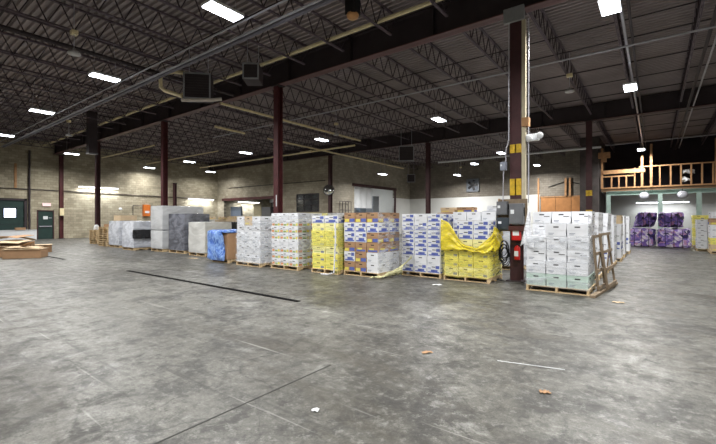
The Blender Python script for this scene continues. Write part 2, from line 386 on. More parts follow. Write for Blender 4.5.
# ------------------------------------------------------------ roof steel
def ibeam(name, x0, x1, y, z0, z1, wid, m, mf):
    mb = MB(); mb.b2((x0, y-.012, z0), (x1, y+.012, z1), m)
    mb.b2((x0, y-wid/2, z0), (x1, y+wid/2, z0+.03), mf); mb.b2((x0, y-wid/2, z1-.03), (x1, y+wid/2, z1), m)
    x = x0+.5
    while x < x1: mb.b2((x-.01, y-wid/2+.01, z0+.03), (x+.01, y+wid/2-.01, z1-.03), m); x += 3.05
    return mb.build(name)
tag(ibeam('roof_girder', XW, XE, 10.5, 6.9, 7.78, .30, steel_d, mat('flange primer', (96, 66, 66), .5, 0, .2, 3)), 'deep dark steel girder across the roof carried by the near row of maroon columns', 'girder')
tag(ibeam('roof_girder', XW, XE, 24.4, 6.9, 7.78, .30, steel_d, maroon_d), 'far steel girder over the second row of columns, in front of the rear bay', 'girder')
def joist_mesh(L, end0, end1):
    mb = MB(); zt = 0; zb = -.72
    for sx in (-.022, .022):
        mb.b2((sx-.014, 0, zt-.05), (sx+.014, L, zt), chord)
        mb.b2((sx-.014, end0, zb), (sx+.014, L-end1, zb+.045), chord)
    n = int((L-1.2)/.62); p = (L-1.2)/n; pts = [(.6+i*p) for i in range(n+1)]
    mb.bar((0, .15, zt-.03), (0, pts[0], zb+.03), .026, .026, steel)
    mb.bar((0, L-.15, zt-.03), (0, pts[-1], zb+.03), .026, .026, steel)
    for i in range(n):
        mid = (pts[i]+pts[i+1])/2
        mb.bar((0, pts[i], zb+.03), (0, mid, zt-.03), .026, .026, steel)
        mb.bar((0, mid, zt-.03), (0, pts[i+1], zb+.03), .026, .026, steel)
    return mb.mesh('roof_joist')
bays = [(-4.1, 10.45, 'open-web steel roof joist of the near bay, before the deep girder', 'joists of the near roof bay'),
        (10.55, 24.35, 'open-web steel roof joist of the middle bay, between the two girders', 'joists of the middle roof bay'),
        (24.45, 39.1, 'open-web steel roof joist of the rear bay, beyond the far girder', 'joists of the rear roof bay')]
for b_, (ya, yb, lab, grp) in enumerate(bays):
    me = joist_mesh(yb-ya, .25, .45)
    k = 0; x = -2.7 - 1.83*19
    while x < 6:
        if not (b_ == 2 and x < XB+.3):
            o = bpy.data.objects.new('roof_joist', me); C.objects.link(o); o.location = (x+(.02 if k % 2 else 0), ya, ZD-.005)
            tag(o, lab, 'joist', grp)
        x += 1.83; k += 1
for y, lab in ((2.6, 'nearest to the viewer'), (7.4, 'just before the deep girder'), (14.6, 'just behind the deep girder'), (16.9, 'midway behind the deep girder'), (20.8, 'short of the far girder'), (29, 'first beyond the far girder'), (34, 'nearest the rear wall')):
    x0 = XW if y < YA else XB
    tag(MB().bar((x0, y, 7.16), (XE, y, 7.16), .035, .035, steel_d).bar((x0, y+.1, 7.78), (XE, y+.1, 7.78), .03, .03, steel_d).build('bridging_bar'),
        'thin bridging bar tying the joists crosswise, '+lab, 'bar')

# ------------------------------------------------------------ columns
def column(x, y, h, label, m=maroon, w=.26, bands=(), base=True):
    e = empty('steel_column', (x, y, 0)); tag(e, label, 'column')
    mb = MB(); t = .022
    mb.b2((-w/2, -w/2, 0), (w/2, -w/2+t, h), m); mb.b2((-w/2, w/2-t, 0), (w/2, w/2, h), m); mb.b2((-.01, -w/2+t, 0), (.01, w/2-t, h), m)
    mb.build('shaft', e)
    if base: MB().b2((-.22, -.22, 0), (.22, .22, .025), steel_d).build('base_plate', e)
    MB().b2((-.2, -.2, h-.03), (.2, .2, h), steel_d).build('cap_plate', e)
    for z0, z1 in bands:
        q = w/2+.003
        MB().b2((-q, -q, z0), (q, -q+t+.006, z1), yellowp).b2((-q, q-t-.006, z0), (q, q, z1), yellowp).b2((-.014, -q, z0), (.014, q, z1), yellowp).build('safety_band', e)
    return e
H = 6.9
c0 = column(-2.83, 10.5, H, 'nearest dark maroon steel column, with electrical boxes and red extinguisher', maroon_d, .27, ((2.2, 2.62), (3.28, 3.50)))
c1 = column(-11.97, 10.5, H, 'tall maroon steel column between the white wrapped and colourful carton stacks')
MB().b2((.02, -.1345, 2.1), (.07, -.131, 2.55), white).build('sticker', c1)
column(-21.1, 10.5, H, 'maroon steel column standing behind the tall light grey wrapped load')
column(-30.25, 10.5, H, 'maroon steel column rising behind the stacked empty pallets', maroon_d)
column(XW+.16, 10.9, H, 'maroon steel column against the block wall beside the green door', maroon)
column(XW+.16, 20.5, 5.3, 'short dark maroon column against the block wall near the far left corner', maroon_d)
cm = column(-21.4, 24.4, H, 'dark steel column carrying a round convex mirror', maroon_d)
column(-12.45, 24.4, H, 'far maroon steel column standing alone before the rear white wall', maroon_d)
column(-2.83, 24.4, H, 'far maroon column with two yellow bands beside the timber mezzanine', maroon_d, .27, ((1.6, 2.1), (2.85, 3.15)))

# things on the nearest column (faces -y and +x seen)
CX, CY = -2.83, 10.5
def elbox(name, cx, cz, w, h, d, yf, label, m=greybox, lever=True):
    e = empty(name, (cx, yf, cz)); tag(e, label, 'electrical box')
    bevel(MB().box((0, -d/2, 0), (w, d, h), m).build('housing', e), .008)
    MB().box((0, -d-.006, 0), (w*.86, .012, h*.88), m).box((-w*.25, -d-.014, h*.1), (w*.25, .01, h*.2), white).build('door', e)
    if lever: MB().bar((w/2+.012, -d*.5, -h*.1), (w/2+.012, -d*.7, h*.3), .02, .03, redp if m is not greybox else blackp).build('lever', e)
    return e
brd = tag(MB().b2((CX-.40, CY-.20, 1.28), (CX+.30, CY-.17, 2.1), wood_d).b2((CX-.42, CY-.19, 1.2), (CX-.37, CY-.14, 2.12), stud).b2((CX-.1, CY-.17, 1.4), (CX+.1, CY-.136, 1.6), steel_d).build('mounting_board'), 'weathered mounting board fixed across the nearest column', 'board')
elbox('disconnect_switch', CX-.28, 1.87, .27, .34, .14, CY-.2, 'upper left grey switch box on the nearest column')
elbox('disconnect_switch', CX-.25, 1.47, .32, .32, .12, CY-.2, 'lower left dark grey electrical box on the nearest column', mat('dark enamel', (62, 70, 78), .4, .2))
elbox('disconnect_switch', CX+.08, 1.72, .34, .52, .18, CY-.2, 'large grey fused switch box on the right of the nearest column')
tag(MB().b2((CX-.1, CY-.38, 1.30), (CX+.38, CY-.2, 1.42), mat('rust brown', (70, 34, 28), .6)).build('wiring_trough'), 'rusty brown wiring trough under the switch boxes', 'trough')
elbox('junction_box', CX-.27, 2.95+.0, .16, .22, .1, CY-.17, 'small pale grey junction box high on the nearest column', mat('pale enamel', (138, 144, 156), .4, .2), False)
MBx = MB(); MBx.tube([(CX-.22, CY-.2, 3.06), (CX-.22, CY-.2, 3.35), (CX-.15, CY-.18, 3.6), (CX-.15, CY-.17, 6.6)], .016, galv)
MBx.tube([(CX-.27, CY-.22, 2.84), (CX-.28, CY-.22, 2.3), (CX-.28, CY-.24, 2.04)], .014, galv)
tag(MBx.build('conduit'), 'thin grey conduit running up the left face of the nearest column', 'conduit')
cq = MB().b2((CX+.16, CY-.17, 2.0), (CX+.25, CY-.08, 6.6), mat('riser cream', (186, 176, 150), .6)).tube([(CX+.32, CY-.15, 2.0), (CX+.32, CY-.15, 6.6)], .014, galv)
tag(cq.build('cable_riser'), 'cream cable riser running up the right side of the nearest column', 'riser')
# extinguisher and red box
fx = empty('fire_extinguisher', (CX+.07, CY-.24, .56)); fx.scale = (.8, .8, .72); tag(fx, 'red fire extinguisher hung low on the nearest column', 'fire extinguisher')
MB().lathe((0, 0, 0), [(.02, 0), (.085, .01), (.09, .04), (.09, .40), (.07, .46), (.03, .49), (.03, .52)], redp).build('cylinder', fx, smooth=True)
MB().b2((-.04, -.03, .52), (.06, .03, .56), blackp).bar((-.02, 0, .58), (.12, 0, .64), .02, .02, blackp).build('valve', fx)
MB().tube([(.04, 0, .54), (.13, -.02, .48), (.12, -.03, .3), (.11, -.04, .1)], .012, blackp).build('hose', fx)
MB().b2((-.06, -.097, .14), (.06, -.088, .32), white).build('label_patch', fx)
rb = empty('notice_box', (CX+.07, CY-.28, 1.2)); tag(rb, 'red box with white papers just above the fire extinguisher', 'box')
bevel(MB().b2((-.11, -.05, -.14), (.11, .05, .1), redp).build('housing', rb), .006)
MB().b2((-.08, -.06, -.02), (.07, -.051, .12), white).build('papers', rb)
cb = MB()
for k in range(9):
    a = k*.7; r1 = .10+.015*(k % 3)
    cb.tube([(CX-.25+.02*math.sin(k)+r1*math.cos(t+a)*.9, CY-.28+.02*k*.5, .85+r1*1.9*math.sin(t+a)-.03*k) for t in [i*2*math.pi/18 for i in range(19)]], .011, blackp, 6)
cb.tube([(CX-.33, CY-.24, 1.3), (CX-.4, CY-.24, 1.15), (CX-.36, CY-.26, .95)], .011, blackp, 6)
cb.tube([(CX-.3, CY-.24, .75), (CX-.26, CY-.24, .4), (CX-.4, CY-.26, .2), (CX-.5, CY-.3, .05), (CX-.2, CY-.35, .02)], .011, blackp, 6)
tag(cb.build('cable_coil'), 'coil of black cable hanging beside the nearest column', 'cable')
# twin-head emergency light
em = empty('emergency_light', (CX+.46, CY-.12, 3.62)); tag(em, 'white twin-head emergency light high on the nearest column', 'emergency light')
bevel(MB().box((-.05, 0, 0), (.3, .12, .17), white).box((-.2, .0, -.0), (.08, .05, .05), greybox).build('battery_case', em), .015)
for s in (-1, 1): MB().lathe((.02+s*.11, -.1, .02*s), [(.03, .06), (.075, .0), (.08, -.05), (.07, -.07)], white, rot=Euler((R(-70), 0, R(20*s)))).build('lamp_head', em, smooth=True)
# wooden block on riser
tag(MB().box((CX+.25, CY-.13, 4.02), (.17, .17, .22), stud).build('wood_block'), 'small wooden block clamped above the emergency light', 'block')
# column top bracket
tag(MB().box((CX-.02, CY-.2, 6.78), (.5, .08, .36), mat('pale bracket', (138, 140, 142), .5)).build('bracket_plate'), 'pale grey bracket plate where the nearest column meets the girder', 'bracket')

# convex mirror
mr_ = empty('convex_mirror', (-21.35, 24.15, 4.0)); tag(mr_, 'round convex safety mirror on the dark rear column', 'mirror')
mirm = mat('mirror', (210, 214, 216), .06, 1.0, .02)
MB().lathe((0, 0, 0), [(.44, 0), (.43, .03), (.33, .09), (.18, .13), (.02, .145)], mirm, 28, Euler((R(80), 0, R(30)))).build('mirror_face', mr_, smooth=True)
MB().lathe((0, 0, 0), [(.46, -.03), (.47, 0), (.45, .02)], steel_d, 28, Euler((R(80), 0, R(30)))).build('rim', mr_)

# ------------------------------------------------------------ ceiling lamps
def highbay(x, y, z, label, rz=0, power=1.0, L=.9):
    e = empty('highbay_light', (x, y, z), rz); tag(e, label, 'ceiling light')
    bevel((hs := MB().box((0, 0, .045), (.42, L, .07), white).build('housing', e)), .01)
    MB().box((0, 0, .11), (.16, L*.5, .07), greybox).build('driver_box', hs)
    MB().box((0, 0, .0), (.38, L-.06, .03), lampglow).build('diffuser', e)
    hh = ZD-.002-z
    for sy in (-1, 1): MB().tube([(0, sy*L*.4, .08), (0, sy*L*.3, hh)], .007, galv, 5).build('hanger', e)
    ld = bpy.data.lights.new('lamp_light', 'AREA'); ld.shape = 'RECTANGLE'; ld.size = .36; ld.size_y = L-.1
    ld.energy = LAMP_POWER*power; ld.color = (1.0, .99, .97); ld.spread = R(162)
    lo = bpy.data.objects.new('lamp_light', ld); C.objects.link(lo); lo.parent = e; lo.location = (0, 0, -.03)
    return e
LP = [(-8.15, 5.45, 6.5, 'largest lit high-bay light, at the top left of the photo'),
      (-15.2, 5.5, 6.5, 'lit high-bay light second from the top left, in front of the big heater'),
      (-22.3, 5.5, 6.5, 'lit high-bay light third along the near row, above the green door'),
      (-30.3, 5.7, 6.5, 'lit high-bay light at the far left edge above the dock door'),
      (-34.9, 10.4, 6.5, 'lit high-bay light between the girder end and the left wall'),
      (-37.6, 17.3, 6.4, 'small lit light close to the left wall, above the wall tubes'),
      (-31.7, 17.9, 6.5, 'lit high-bay light just right of the column behind the grey load'),
      (-36.6, 23.0, 6.5, 'small lit high-bay light over the far left corner'),
      (-24.1, 18.0, 6.5, 'lit high-bay light left of the tall maroon column'),
      (-16.4, 17.9, 6.5, 'lit high-bay light right of the tall maroon column, by the cream pipes'),
      (-8.5, 17.8, 6.5, 'bright lit high-bay light at the centre, left of the nearest column'),
      (-0.73, 17.8, 6.5, 'bright lit high-bay light on the right, under the ceiling conduit'),
      (-0.84, 10.9, 6.6, 'lit high-bay light cut by the top edge, right of the nearest column'),
      (-18.8, 28.3, 5.5, 'small lit light above the white rear opening'),
      (-15.3, 36.1, 5.9, 'smaller left-hand lit light above the rear wall fan'),
      (-12.2, 32.4, 6.3, 'lit light just right of and above the rear wall fan'),
      (-8.9, 28.9, 6.4, 'lit high-bay light just left of the nearest column, over the rear bay'),
      (-8.2, 36.6, 6.3, 'small lit light right of the nearest column, above the orange plywood'),
      (-0.75, 33.2, 6.38, 'lit high-bay light hanging in front of the timber mezzanine')]
for x, y, z, l in LP: highbay(x, y, z, l, power=.45 if x < -36 else 1.0)
for x, y, l in ((-.6, 5.2, 'added unseen high-bay light overhead to the right of the viewer'), (-7.5, -3, 'added unseen high-bay light behind the viewer on the left'), (-15, -3, 'added unseen high-bay light further left behind the viewer'), (-23, -3, 'added unseen high-bay light far left behind the viewer'), (0, -3, 'added unseen high-bay light directly behind the viewer'),
                (7, 4, 'added unseen high-bay light near the right-hand wall'), (7, 15, 'added unseen high-bay light off to the right of the mezzanine aisle'), (7, 26, 'added unseen high-bay light far off to the right')):
    highbay(x, y, 6.5, l)  # out-of-view fixtures, added because the hall's lighting needs them
def tubelight(x, y, z, L, axis, label, power=60, out=(1, 0)):
    e = empty('tube_light', (x, y, z), 0 if axis == 'y' else R(90)); tag(e, label, 'tube light')
    MB().box((0, 0, .05), (.12, L, .06), white).build('housing', e)
    bl = {'x': (YC-y-.01 if y > 38 else .3), 'y': x-XW-.01}[axis]
    if axis == 'y' and x < XW+1: MB().b2((-bl, -.04, .05), (0, .04, .1), white).build('bracket', e)
    if axis == 'x' and y > 38: MB().b2((0, -.04, .05), (bl, .04, .1), white).build('bracket', e)
    n = 2
    for k in range(n):
        yy = -L/2+(k+.5)*L/n
        MB().tube([(0, yy-L/n*.47, 0), (0, yy+L/n*.47, 0)], .04, tubeglow, 10).build('tube', e, smooth=True)
    ld = bpy.data.lights.new('tube_glow', 'AREA'); ld.shape = 'RECTANGLE'; ld.size = .12; ld.size_y = L*.95; ld.energy = power; ld.color = (.95, .98, 1)
    lo = bpy.data.objects.new('tube_glow', ld); C.objects.link(lo); lo.parent = e; lo.location = (0, 0, -.07)
    return e
tubelight(XW+.35, 13.6, 4.36, 3.1, 'y', 'long lit tube light on the left wall behind the column', 110)
tubelight(XW+.35, 23.3, 3.72, 3.0, 'y', 'lit tube light on the left wall near the far corner', 80)
tubelight(XW+.6, 29.3, 3.62, 3.1, 'y', 'lit tube light seen inside the left rear opening', 120)
tubelight(-24.2, 31.0, 3.7, 1.4, 'x', 'small lit tube light glimpsed through the dark window', 40)
tubelight(-26, 33.5, 5.6, 2.6, 'y', 'lit tube light inside the white rear opening, high up', 240)
tubelight(.43, YC-.9, 2.9, 3.3, 'x', 'long lit tube light on the white wall beneath the mezzanine', 70)
tubelight(5.6, YC-.9, 2.92, 2.4, 'x', 'lit tube light on the white wall beyond the right edge', 60)

# unlit pendants
def pendant(x, y, z, top, label):
    e = empty('pendant_lamp', (x, y, z)); tag(e, label, 'pendant lamp')
    MB().lathe((0, 0, 0), [(.03, .16), (.05, .1), (.14, .05), (.17, .0), (.16, -.02), (.04, -.03)], mat('pale pendant', (176, 176, 178), .4)).build('shade', e, smooth=True)
    MB().tube([(0, 0, .1), (0, 0, top)], .012, galv, 6).build('stem', e)
    bevel(MB().box((0, 0, top+.05), (.2, .16, .12), beige).build('ballast_box', e), .01)
    MB().tube([(0, 0, top+.1), (0, 0, ZD-z-.002)], .012, galv, 6).build('hanger', e)
pendant(-13.4, 4.05, 6.38, .56, 'unlit disc pendant near the top left corner')
pendant(-2.55, 16.5, 6.38, .56, 'unlit disc pendant right of the nearest column')
pendant(-14.3, 16.8, 6.35, .56, 'unlit disc pendant beside the cream gas pipe')
pendant(-14.9, 36.0, 5.75, .8, 'unlit small pendant left of the rear wall fan')
pendant(-24.6, 7.2, 6.0, .7, 'unlit pendant hanging under the left end of the twin conduits')

# unit heaters
def heater(x, y, z, s, rz, label, d=.5):
    e = empty('unit_heater', (x, y, z), rz); tag(e, label, 'heater')
    bevel(MB().box((0, 0, 0), (s, d, s), steel_d).build('cabinet', e), .02)
    fr = MB(); t = .05
    for a, b in (((-s/2, -s/2), (s/2, -s/2+t)), ((-s/2, s/2-t), (s/2, s/2)), ((-s/2, -s/2), (-s/2+t, s/2)), ((s/2-t, -s/2), (s/2, s/2))):
        fr.b2((a[0], -d/2-.03, a[1]), (b[0], -d/2, b[1]), mat('heater trim', (150, 152, 156), .4, .2))
    fr = fr.build('front_frame', e)
    lv = MB()
    for k in range(9):
        lv.box((0, -d/2-.012, -s/2+.1+k*(s-.2)/8), (s-.1, .03, .02), steel_d, Euler((.5, 0, 0)))
    lv.build('louvres', fr)
    top = ZD-.002-z
    for sx in (-1, 1): MB().tube([(sx*s*.35, 0, s/2-.02), (sx*s*.35, 0, top)], .012, galv, 5).build('hanger_rod', e)
    return e
heater(-13.0, 7.7, 6.28, .92, R(46), 'large dark unit heater hanging at upper left beside an elbowed cream pipe')
heater(-13.3, 22.9, 5.98, 1.0, R(30), 'dark square unit heater hanging beside the far lone column')
heater(-11.1, 8.6, 6.6, .55, R(40), 'small dark unit heater tucked just before the deep girder', .7)
heater(-19.5, 34.5, 5.7, .8, R(30), 'distant small unit heater in the rear left corner')
tag(MB().tube([(-13.2, 7.28, 6.74), (-13.5, 7.05, 6.79), (-13.8, 6.85, 6.72), (-13.92, 6.79, 6.5), (-13.88, 6.78, 6.25), (-13.75, 6.85, 6.12), (-13.2, 7.2, 5.9)], .065, beige, 10).build('vent_pipe'), 'elbowed cream vent pipe on the left of the large heater', 'pipe')
tag(MB().tube([(-13.25, 7.2, 5.78), (-12.4, 7.85, 5.78), (-12.2, 8.1, 5.84)], .06, mat('silver pipe', (200, 192, 182), .4), 10).build('drain_pipe'), 'pale pipe running beneath the large heater', 'pipe')
hd = empty('hid_lamp', (-5.7, 7.3, 6.35)); tag(hd, 'unlit dark box lamp with tan lens at the top edge', 'lamp')
MB().box((0, 0, .38), (.26, .26, .62), blackp).box((0, 0, 1.09), (.06, .06, .82), blackp).build('housing', hd)
MB().lathe((0, 0, 0), [(.03, -.02), (.12, 0), (.15, .06), (.14, .1)], mat('tan lens', (190, 140, 90), .4)).build('lens', hd, smooth=True)
tag(MB().b2((-26.11, 8.49, 5.4), (-25.69, 8.91, 7.84), steel_d).box((-25.9, 8.7, 5.37), (.46, .46, .06), greybox).build('duct_drop'), 'dark vertical duct hanging from the roof left of the girder columns', 'duct')

# pipes
def pipe(pts, r, m, label, name='ceiling_pipe', n=8):
    return tag(MB().tube(pts, r, m, n).build(name), label, 'pipe')
pipe([(-38.5, 9.36, 7.3), (5, 9.36, 7.3)], .06, beige, 'long cream pipe running under the deck just before the deep girder')
pipe([(-15.0, 9.9, 6.62), (-15.0, 20.0, 6.62)], .06, beige, 'cream gas pipe crossing from the girder toward the rear')
pipe([(-19.0, 12.2, 6.62), (-19.1, 14.2, 6.62)], .065, beige, 'short cream pipe length left of the tall maroon column')
pipe([(-19.2, 16.0, 6.62), (-19.4, 24.0, 6.62), (-19.8, 33.5, 6.62)], .06, beige, 'cream pipe running back along the roof to the rear left corner')
pipe([(-33.9, 20.2, 6.42), (-15.6, 20.2, 6.42)], .06, beige, 'cream pipe crossing behind the tall maroon column')
pipe([(-20.5, 20.1, 6.42), (-19.4, 20.1, 6.42)], .09, beige, 'thicker cream sleeve on the crossing pipe', 'pipe_sleeve')
pipe([(-36.5, 13.0, 6.7), (-27.5, 13.0, 6.7)], .05, beige, 'far cream pipe above the left light row')
pipe([(-36, 16.3, 6.5), (-25, 16.3, 6.5)], .045, beige, 'second far cream pipe behind the left columns')
pipe([(-14.9, 31.1, 6.5), (-2.9, 31.1, 6.5)], .07, white, 'white sprinkler pipe across the rear bay')
pipe([(-2.6, 31.1, 6.55), (4.5, 31.1, 6.6)], .02, galv, 'thin conduit continuing right over the mezzanine')
for y, r, l in ((6.15, .022, 'upper thin'), (6.62, .03, 'lower bright'), (6.75, .06, 'thick lower')):
    tag(MB().tube([(-36, y, 6.62), (2.5, y, 6.62)], r, galv if r < .05 else mat('grey tray', (110, 108, 118), .4, .4)).build('ceiling_conduit'), l+' conduit of the long run across the top left', 'conduit')
tag(MB().b2((-.72, 2, 6.95), (-.66, 38, 7.05), galv).b2((-.56, 2, 6.95), (-.5, 38, 7.05), steel_d).build('cable_tray'), 'long cable tray above the right-hand light row', 'cable tray')
tag(MB().tube([(1.25, 8, 6.9), (1.25, 38, 6.9)], .05, steel_d).tube([(1.45, 8, 6.95), (1.45, 38, 6.95)], .03, galv).build('ceiling_conduit'), 'dark twin conduit running back at the far right', 'conduit')
tag(MB().tube([(-14.5, 2.1, 6.95), (-14.5, 10.2, 6.95)], .07, steel_d).build('ceiling_pipe'), 'thick dark pipe slanting across the top left', 'pipe')
pipe([(-22, 14.0, 6.7), (5, 14.0, 6.7)], .03, galv, 'thin pale conduit crossing behind the nearest column')
# wall pipes
tag(MB().tube([(XW+.07, 3, 3.95), (XW+.07, 8.9, 3.95), (XW+.07, 16, 3.9), (XW+.07, 25.3, 3.8)], .03, steel_d).build('wall_pipe'), 'dark horizontal pipe along the left block wall', 'pipe')
tag(MB().tube([(XW+.12, 8.85, .1), (XW+.12, 8.85, 7)], .07, steel_d).build('wall_pipe'), 'dark vertical standpipe between dock door and green door', 'pipe')
tag(MB().b2((XW+.0, 7.95, 4.0), (XW+.05, 8.1, 5.9), stud).build('timber_strip'), 'orange timber strip high on the wall above the dock door', 'timber')
tag(MB().tube([(-37, YA-.08, 5.0), (-22.9, YA-.08, 5.0)], .03, steel_d).build('wall_pipe'), 'dark pipe crossing the block wall above the left rear opening', 'pipe')
tag(MB().tube([(XW+.1, 16.5, 2.9), (XW+.1, 19.0, 2.9), (XW+.1, 19.0, 1.8)], .025, steel_d).tube([(XW+.1, 16.5, 2.9), (XW+.1, 16.5, 1.9)], .025, steel_d).build('wall_conduit'), 'dark conduit frame on the left wall right of the pallet stacks', 'conduit')
tag(MB().b2((XW+.01, 17.4, 1.9), (XW+.3, 18.0, 3.0), mat('orange steel', (206, 112, 44), .5)).b2((XW+.3, 17.5, 2.2), (XW+.32, 17.9, 2.4), white).build('wall_cabinet'), 'orange cabinet on the left wall above the grey loads', 'cabinet')
# wall bell lamps
tag(MB().b2((XW+.12+.2, 10.86-.14, 1.9), (XW+.52, 11.0, 2.5), beige).build('intercom_box'), 'small beige box on the column beside the green door', 'box')
tag(MB().lathe((XW+.3, 15.35, 2.55), [(.02, .12), (.1, .08), (.14, 0), (.03, -.02)], white, rot=Euler((0, 1.0, 0))).tube([(XW, 15.35, 2.4), (XW+.25, 15.35, 2.6)], .02, steel_d).build('spot_lamp'), 'small white spot lamp on the left wall near the pallet stacks', 'lamp')

# rear wall fan
fn = empty('wall_fan', (-14.9, YC-.04, 5.1)); tag(fn, 'square framed exhaust fan high on the rear wall', 'fan')
q = .68; ff = MB()
for a, b in (((-q, -q), (q, -q+.08)), ((-q, q-.08), (q, q)), ((-q, -q), (-q+.08, q)), ((q-.08, -q), (q, q))): ff.b2((a[0], -.12, a[1]), (b[0], 0, b[1]), greybox)
ff.build('frame', fn)
MB().b2((-q+.08, -.02, -q+.08), (q-.08, -.01, q-.08), mat('fan void', (120, 126, 134), .7)).build('shutter', fn)
for k in range(5):
    a = k*2*math.pi/5
    MB().bar((.08*math.cos(a), -.07, .08*math.sin(a)), (.55*math.cos(a), -.06, .55*math.sin(a)), .04, .24, blackp).build('blade', fn)
MB().lathe((0, -.07, 0), [(.12, -.04), (.12, .04), (.06, .07)], blackp, rot=Euler((R(90), 0, 0))).build('hub', fn)
# plywood and timber on rear wall
pl = MB()
for k in range(3): pl.b2((-8.4+k*1.25, YC-.08, 1.2), (-7.18+k*1.25, YC-.03, 3.62), ply)
pl.b2((-8.5, YC-.12, 3.6), (-4.6, YC-.02, 3.7), stud)
tag(pl.build('plywood_panel'), 'row of orange plywood sheets on the rear wall', 'plywood')
for x, w_, z1, l in ((-8.6, .14, 5.4, 'thin brown timber post at the left end of the orange plywood'), (-6.35, .16, 5.3, 'left of two orange timbers standing above the plywood'), (-6.0, .16, 5.3, 'right of two orange timbers standing above the plywood')):
    tag(MB().b2((x-w_/2, YC-.2, 3.7 if x > -8 else 0), (x+w_/2, YC-.12, z1), stud).build('timber_post'), l, 'timber')
tag(MB().tube([(-7.8, YC-.06, 4.55), (-6.5, YC-.06, 4.95)], .03, blackp).tube([(-5.9, YC-.06, 4.9), (-4.9, YC-.06, 4.6)], .03, blackp).build('wall_cable'), 'two dark cables slanting across the rear wall above the plywood', 'cable')

# openings' contents
ct = tag(MB().grid(lambda u, v: (XB-.6+.06*math.sin(u*22), 29.1+u*3.4, 2.7+v*2.0), 40, 4, white).build('hanging_curtain'), 'white sheet hanging in the upper left of the rear opening', 'curtain')
sd = ct.modifiers.new('thick', 'SOLIDIFY'); sd.thickness = .01
rk = MB()
for x in (0, 1.6): 
    for y in (0, .6): rk.b2((x-.04, y-.04, 0), (x+.04, y+.04, 3.3), steel_d)
for z in (.6, 1.3, 2.0, 2.7, 3.25): rk.b2((-.04, -.04, z), (1.64, .64, z+.06), steel_d)
tag(rk.build('storage_rack', loc=(-31.3, 26.6, 0)), 'dark storage rack standing inside the left rear opening', 'rack')
tag(MB().b2((-31.5, 26.5, 3.31), (-29.5, 27.3, 3.6), white).build('storage_crate'), 'white crate on top of the dark storage rack', 'crate')
tag(MB().b2((-37.9, 26.3, 0), (-36.0, 26.5, 3.0), mat('blue grey panel', (112, 124, 140), .5)).build('partition_panel'), 'blue grey panel standing inside the left rear opening', 'panel')
tag(MB().b2((-35.0, 27.2, 0), (-33.8, 27.3, 3.2), mat('cream door', (206, 196, 164), .6)).build('partition_panel'), 'cream door leaf leaning inside the left rear opening', 'panel')
tag(MB().b2((-33.4, 27.0, 0), (-32.0, 27.6, 2.9), greybox).build('steel_cabinet'), 'grey cabinet inside the left rear opening, left of the rack', 'cabinet')
tag(MB().b2((-26.0, 32.0, 0), (-24.0, 33.0, 3.6), mat('slate', (96, 106, 116), .5)).build('steel_cabinet'), 'tall slate cabinet standing inside the white rear opening', 'cabinet')
tag(MB().b2((-25.6, 29.4, 0), (-24.2, 31.6, 2.9), greybox).b2((-25.5, 29.3, 2.9), (-24.3, 31.5, 3.1), steel_d).build('machine_cabinet'), 'grey machine cabinet inside the white rear opening', 'cabinet')
tag(MB().b2((-25.4, 34.3, 0), (-24.0, 35.4, 4.1), mat('dim grey', (130, 134, 138), .5)).build('steel_cabinet'), 'tall pale grey cabinet at the right inside the white rear opening', 'cabinet')
cg = MB()
for k in range(5): cg.b2((XB+.3, 26.3+k*.4, 0), (XB+.34, 26.34+k*.4, 3.2), steel_d)
for z in (1.5, 2.4, 3.16): cg.b2((XB+.3, 26.3, z), (XB+.34, 27.94, z+.05), steel_d)
tag(cg.build('guard_rail'), 'dark guard cage standing by the rear side wall', 'rail')

# ------------------------------------------------------------ mezzanine
MY = 34.5
me_ = empty('mezzanine', (0, MY, 0)); tag(me_, 'timber mezzanine with stud railing on green steel posts', 'mezzanine')
MB().b2((-3.2, -.05, 3.66), (10.8, YC-MY-.02, 3.86), mat('deck timber', (120, 96, 72), .8)).build('platform', me_)
MB().b2((-2.9, -.04, 3.36), (10.8, .2, 3.4), greensteel).b2((-2.9, .07, 3.4), (10.8, .09, 3.62), greensteel).b2((-2.9, -.04, 3.62), (10.8, .2, 3.66), greensteel).build('edge_beam', me_)
for x in (-2.75, .3, 2.35, 5.5, 8.6):
    MB().b2((x-.13, -.05, 0), (x+.13, -.02, 3.36), greensteel).b2((x-.13, .19, 0), (x+.13, .22, 3.36), greensteel).b2((x-.01, -.02, 0), (x+.01, .19, 3.36), greensteel).build('post', me_)
MB().b2((-3.2, -.1, 3.86), (10.8, .0, 3.95), stud).build('bottom_plate', me_)
MB().b2((-.9, -.1, 5.3), (10.8, .0, 5.38), stud).build('top_rail', me_)
MB().b2((-3.1, -.16, 4.95), (-.55, -.1, 5.22), stud).build('header_board', me_)
MB().b2((-3.1, -.1, 4.72), (-1.1, .0, 4.8), stud).build('short_rail', me_)
x = -2.55
while x < -1.2: MB().b2((x-.045, -.1, 3.95), (x+.045, 0, 4.72), stud).build('stud', me_); x += .45
for x in (-1.15, .28, .87, 1.42, 1.95, 2.5, 3.05, 3.6, 4.2, 4.8): MB().b2((x-.045, -.1, 3.95), (x+.045, 0, 5.3), stud).build('stud', me_)
for x, z1 in ((-3.15, 6.9), (-.72, 6.1), (-.2, 6.9), (3.2, 6.9)): MB().b2((x-.07, -.12, 3.86), (x+.07, 0, z1), stud).build('tall_stud', me_)
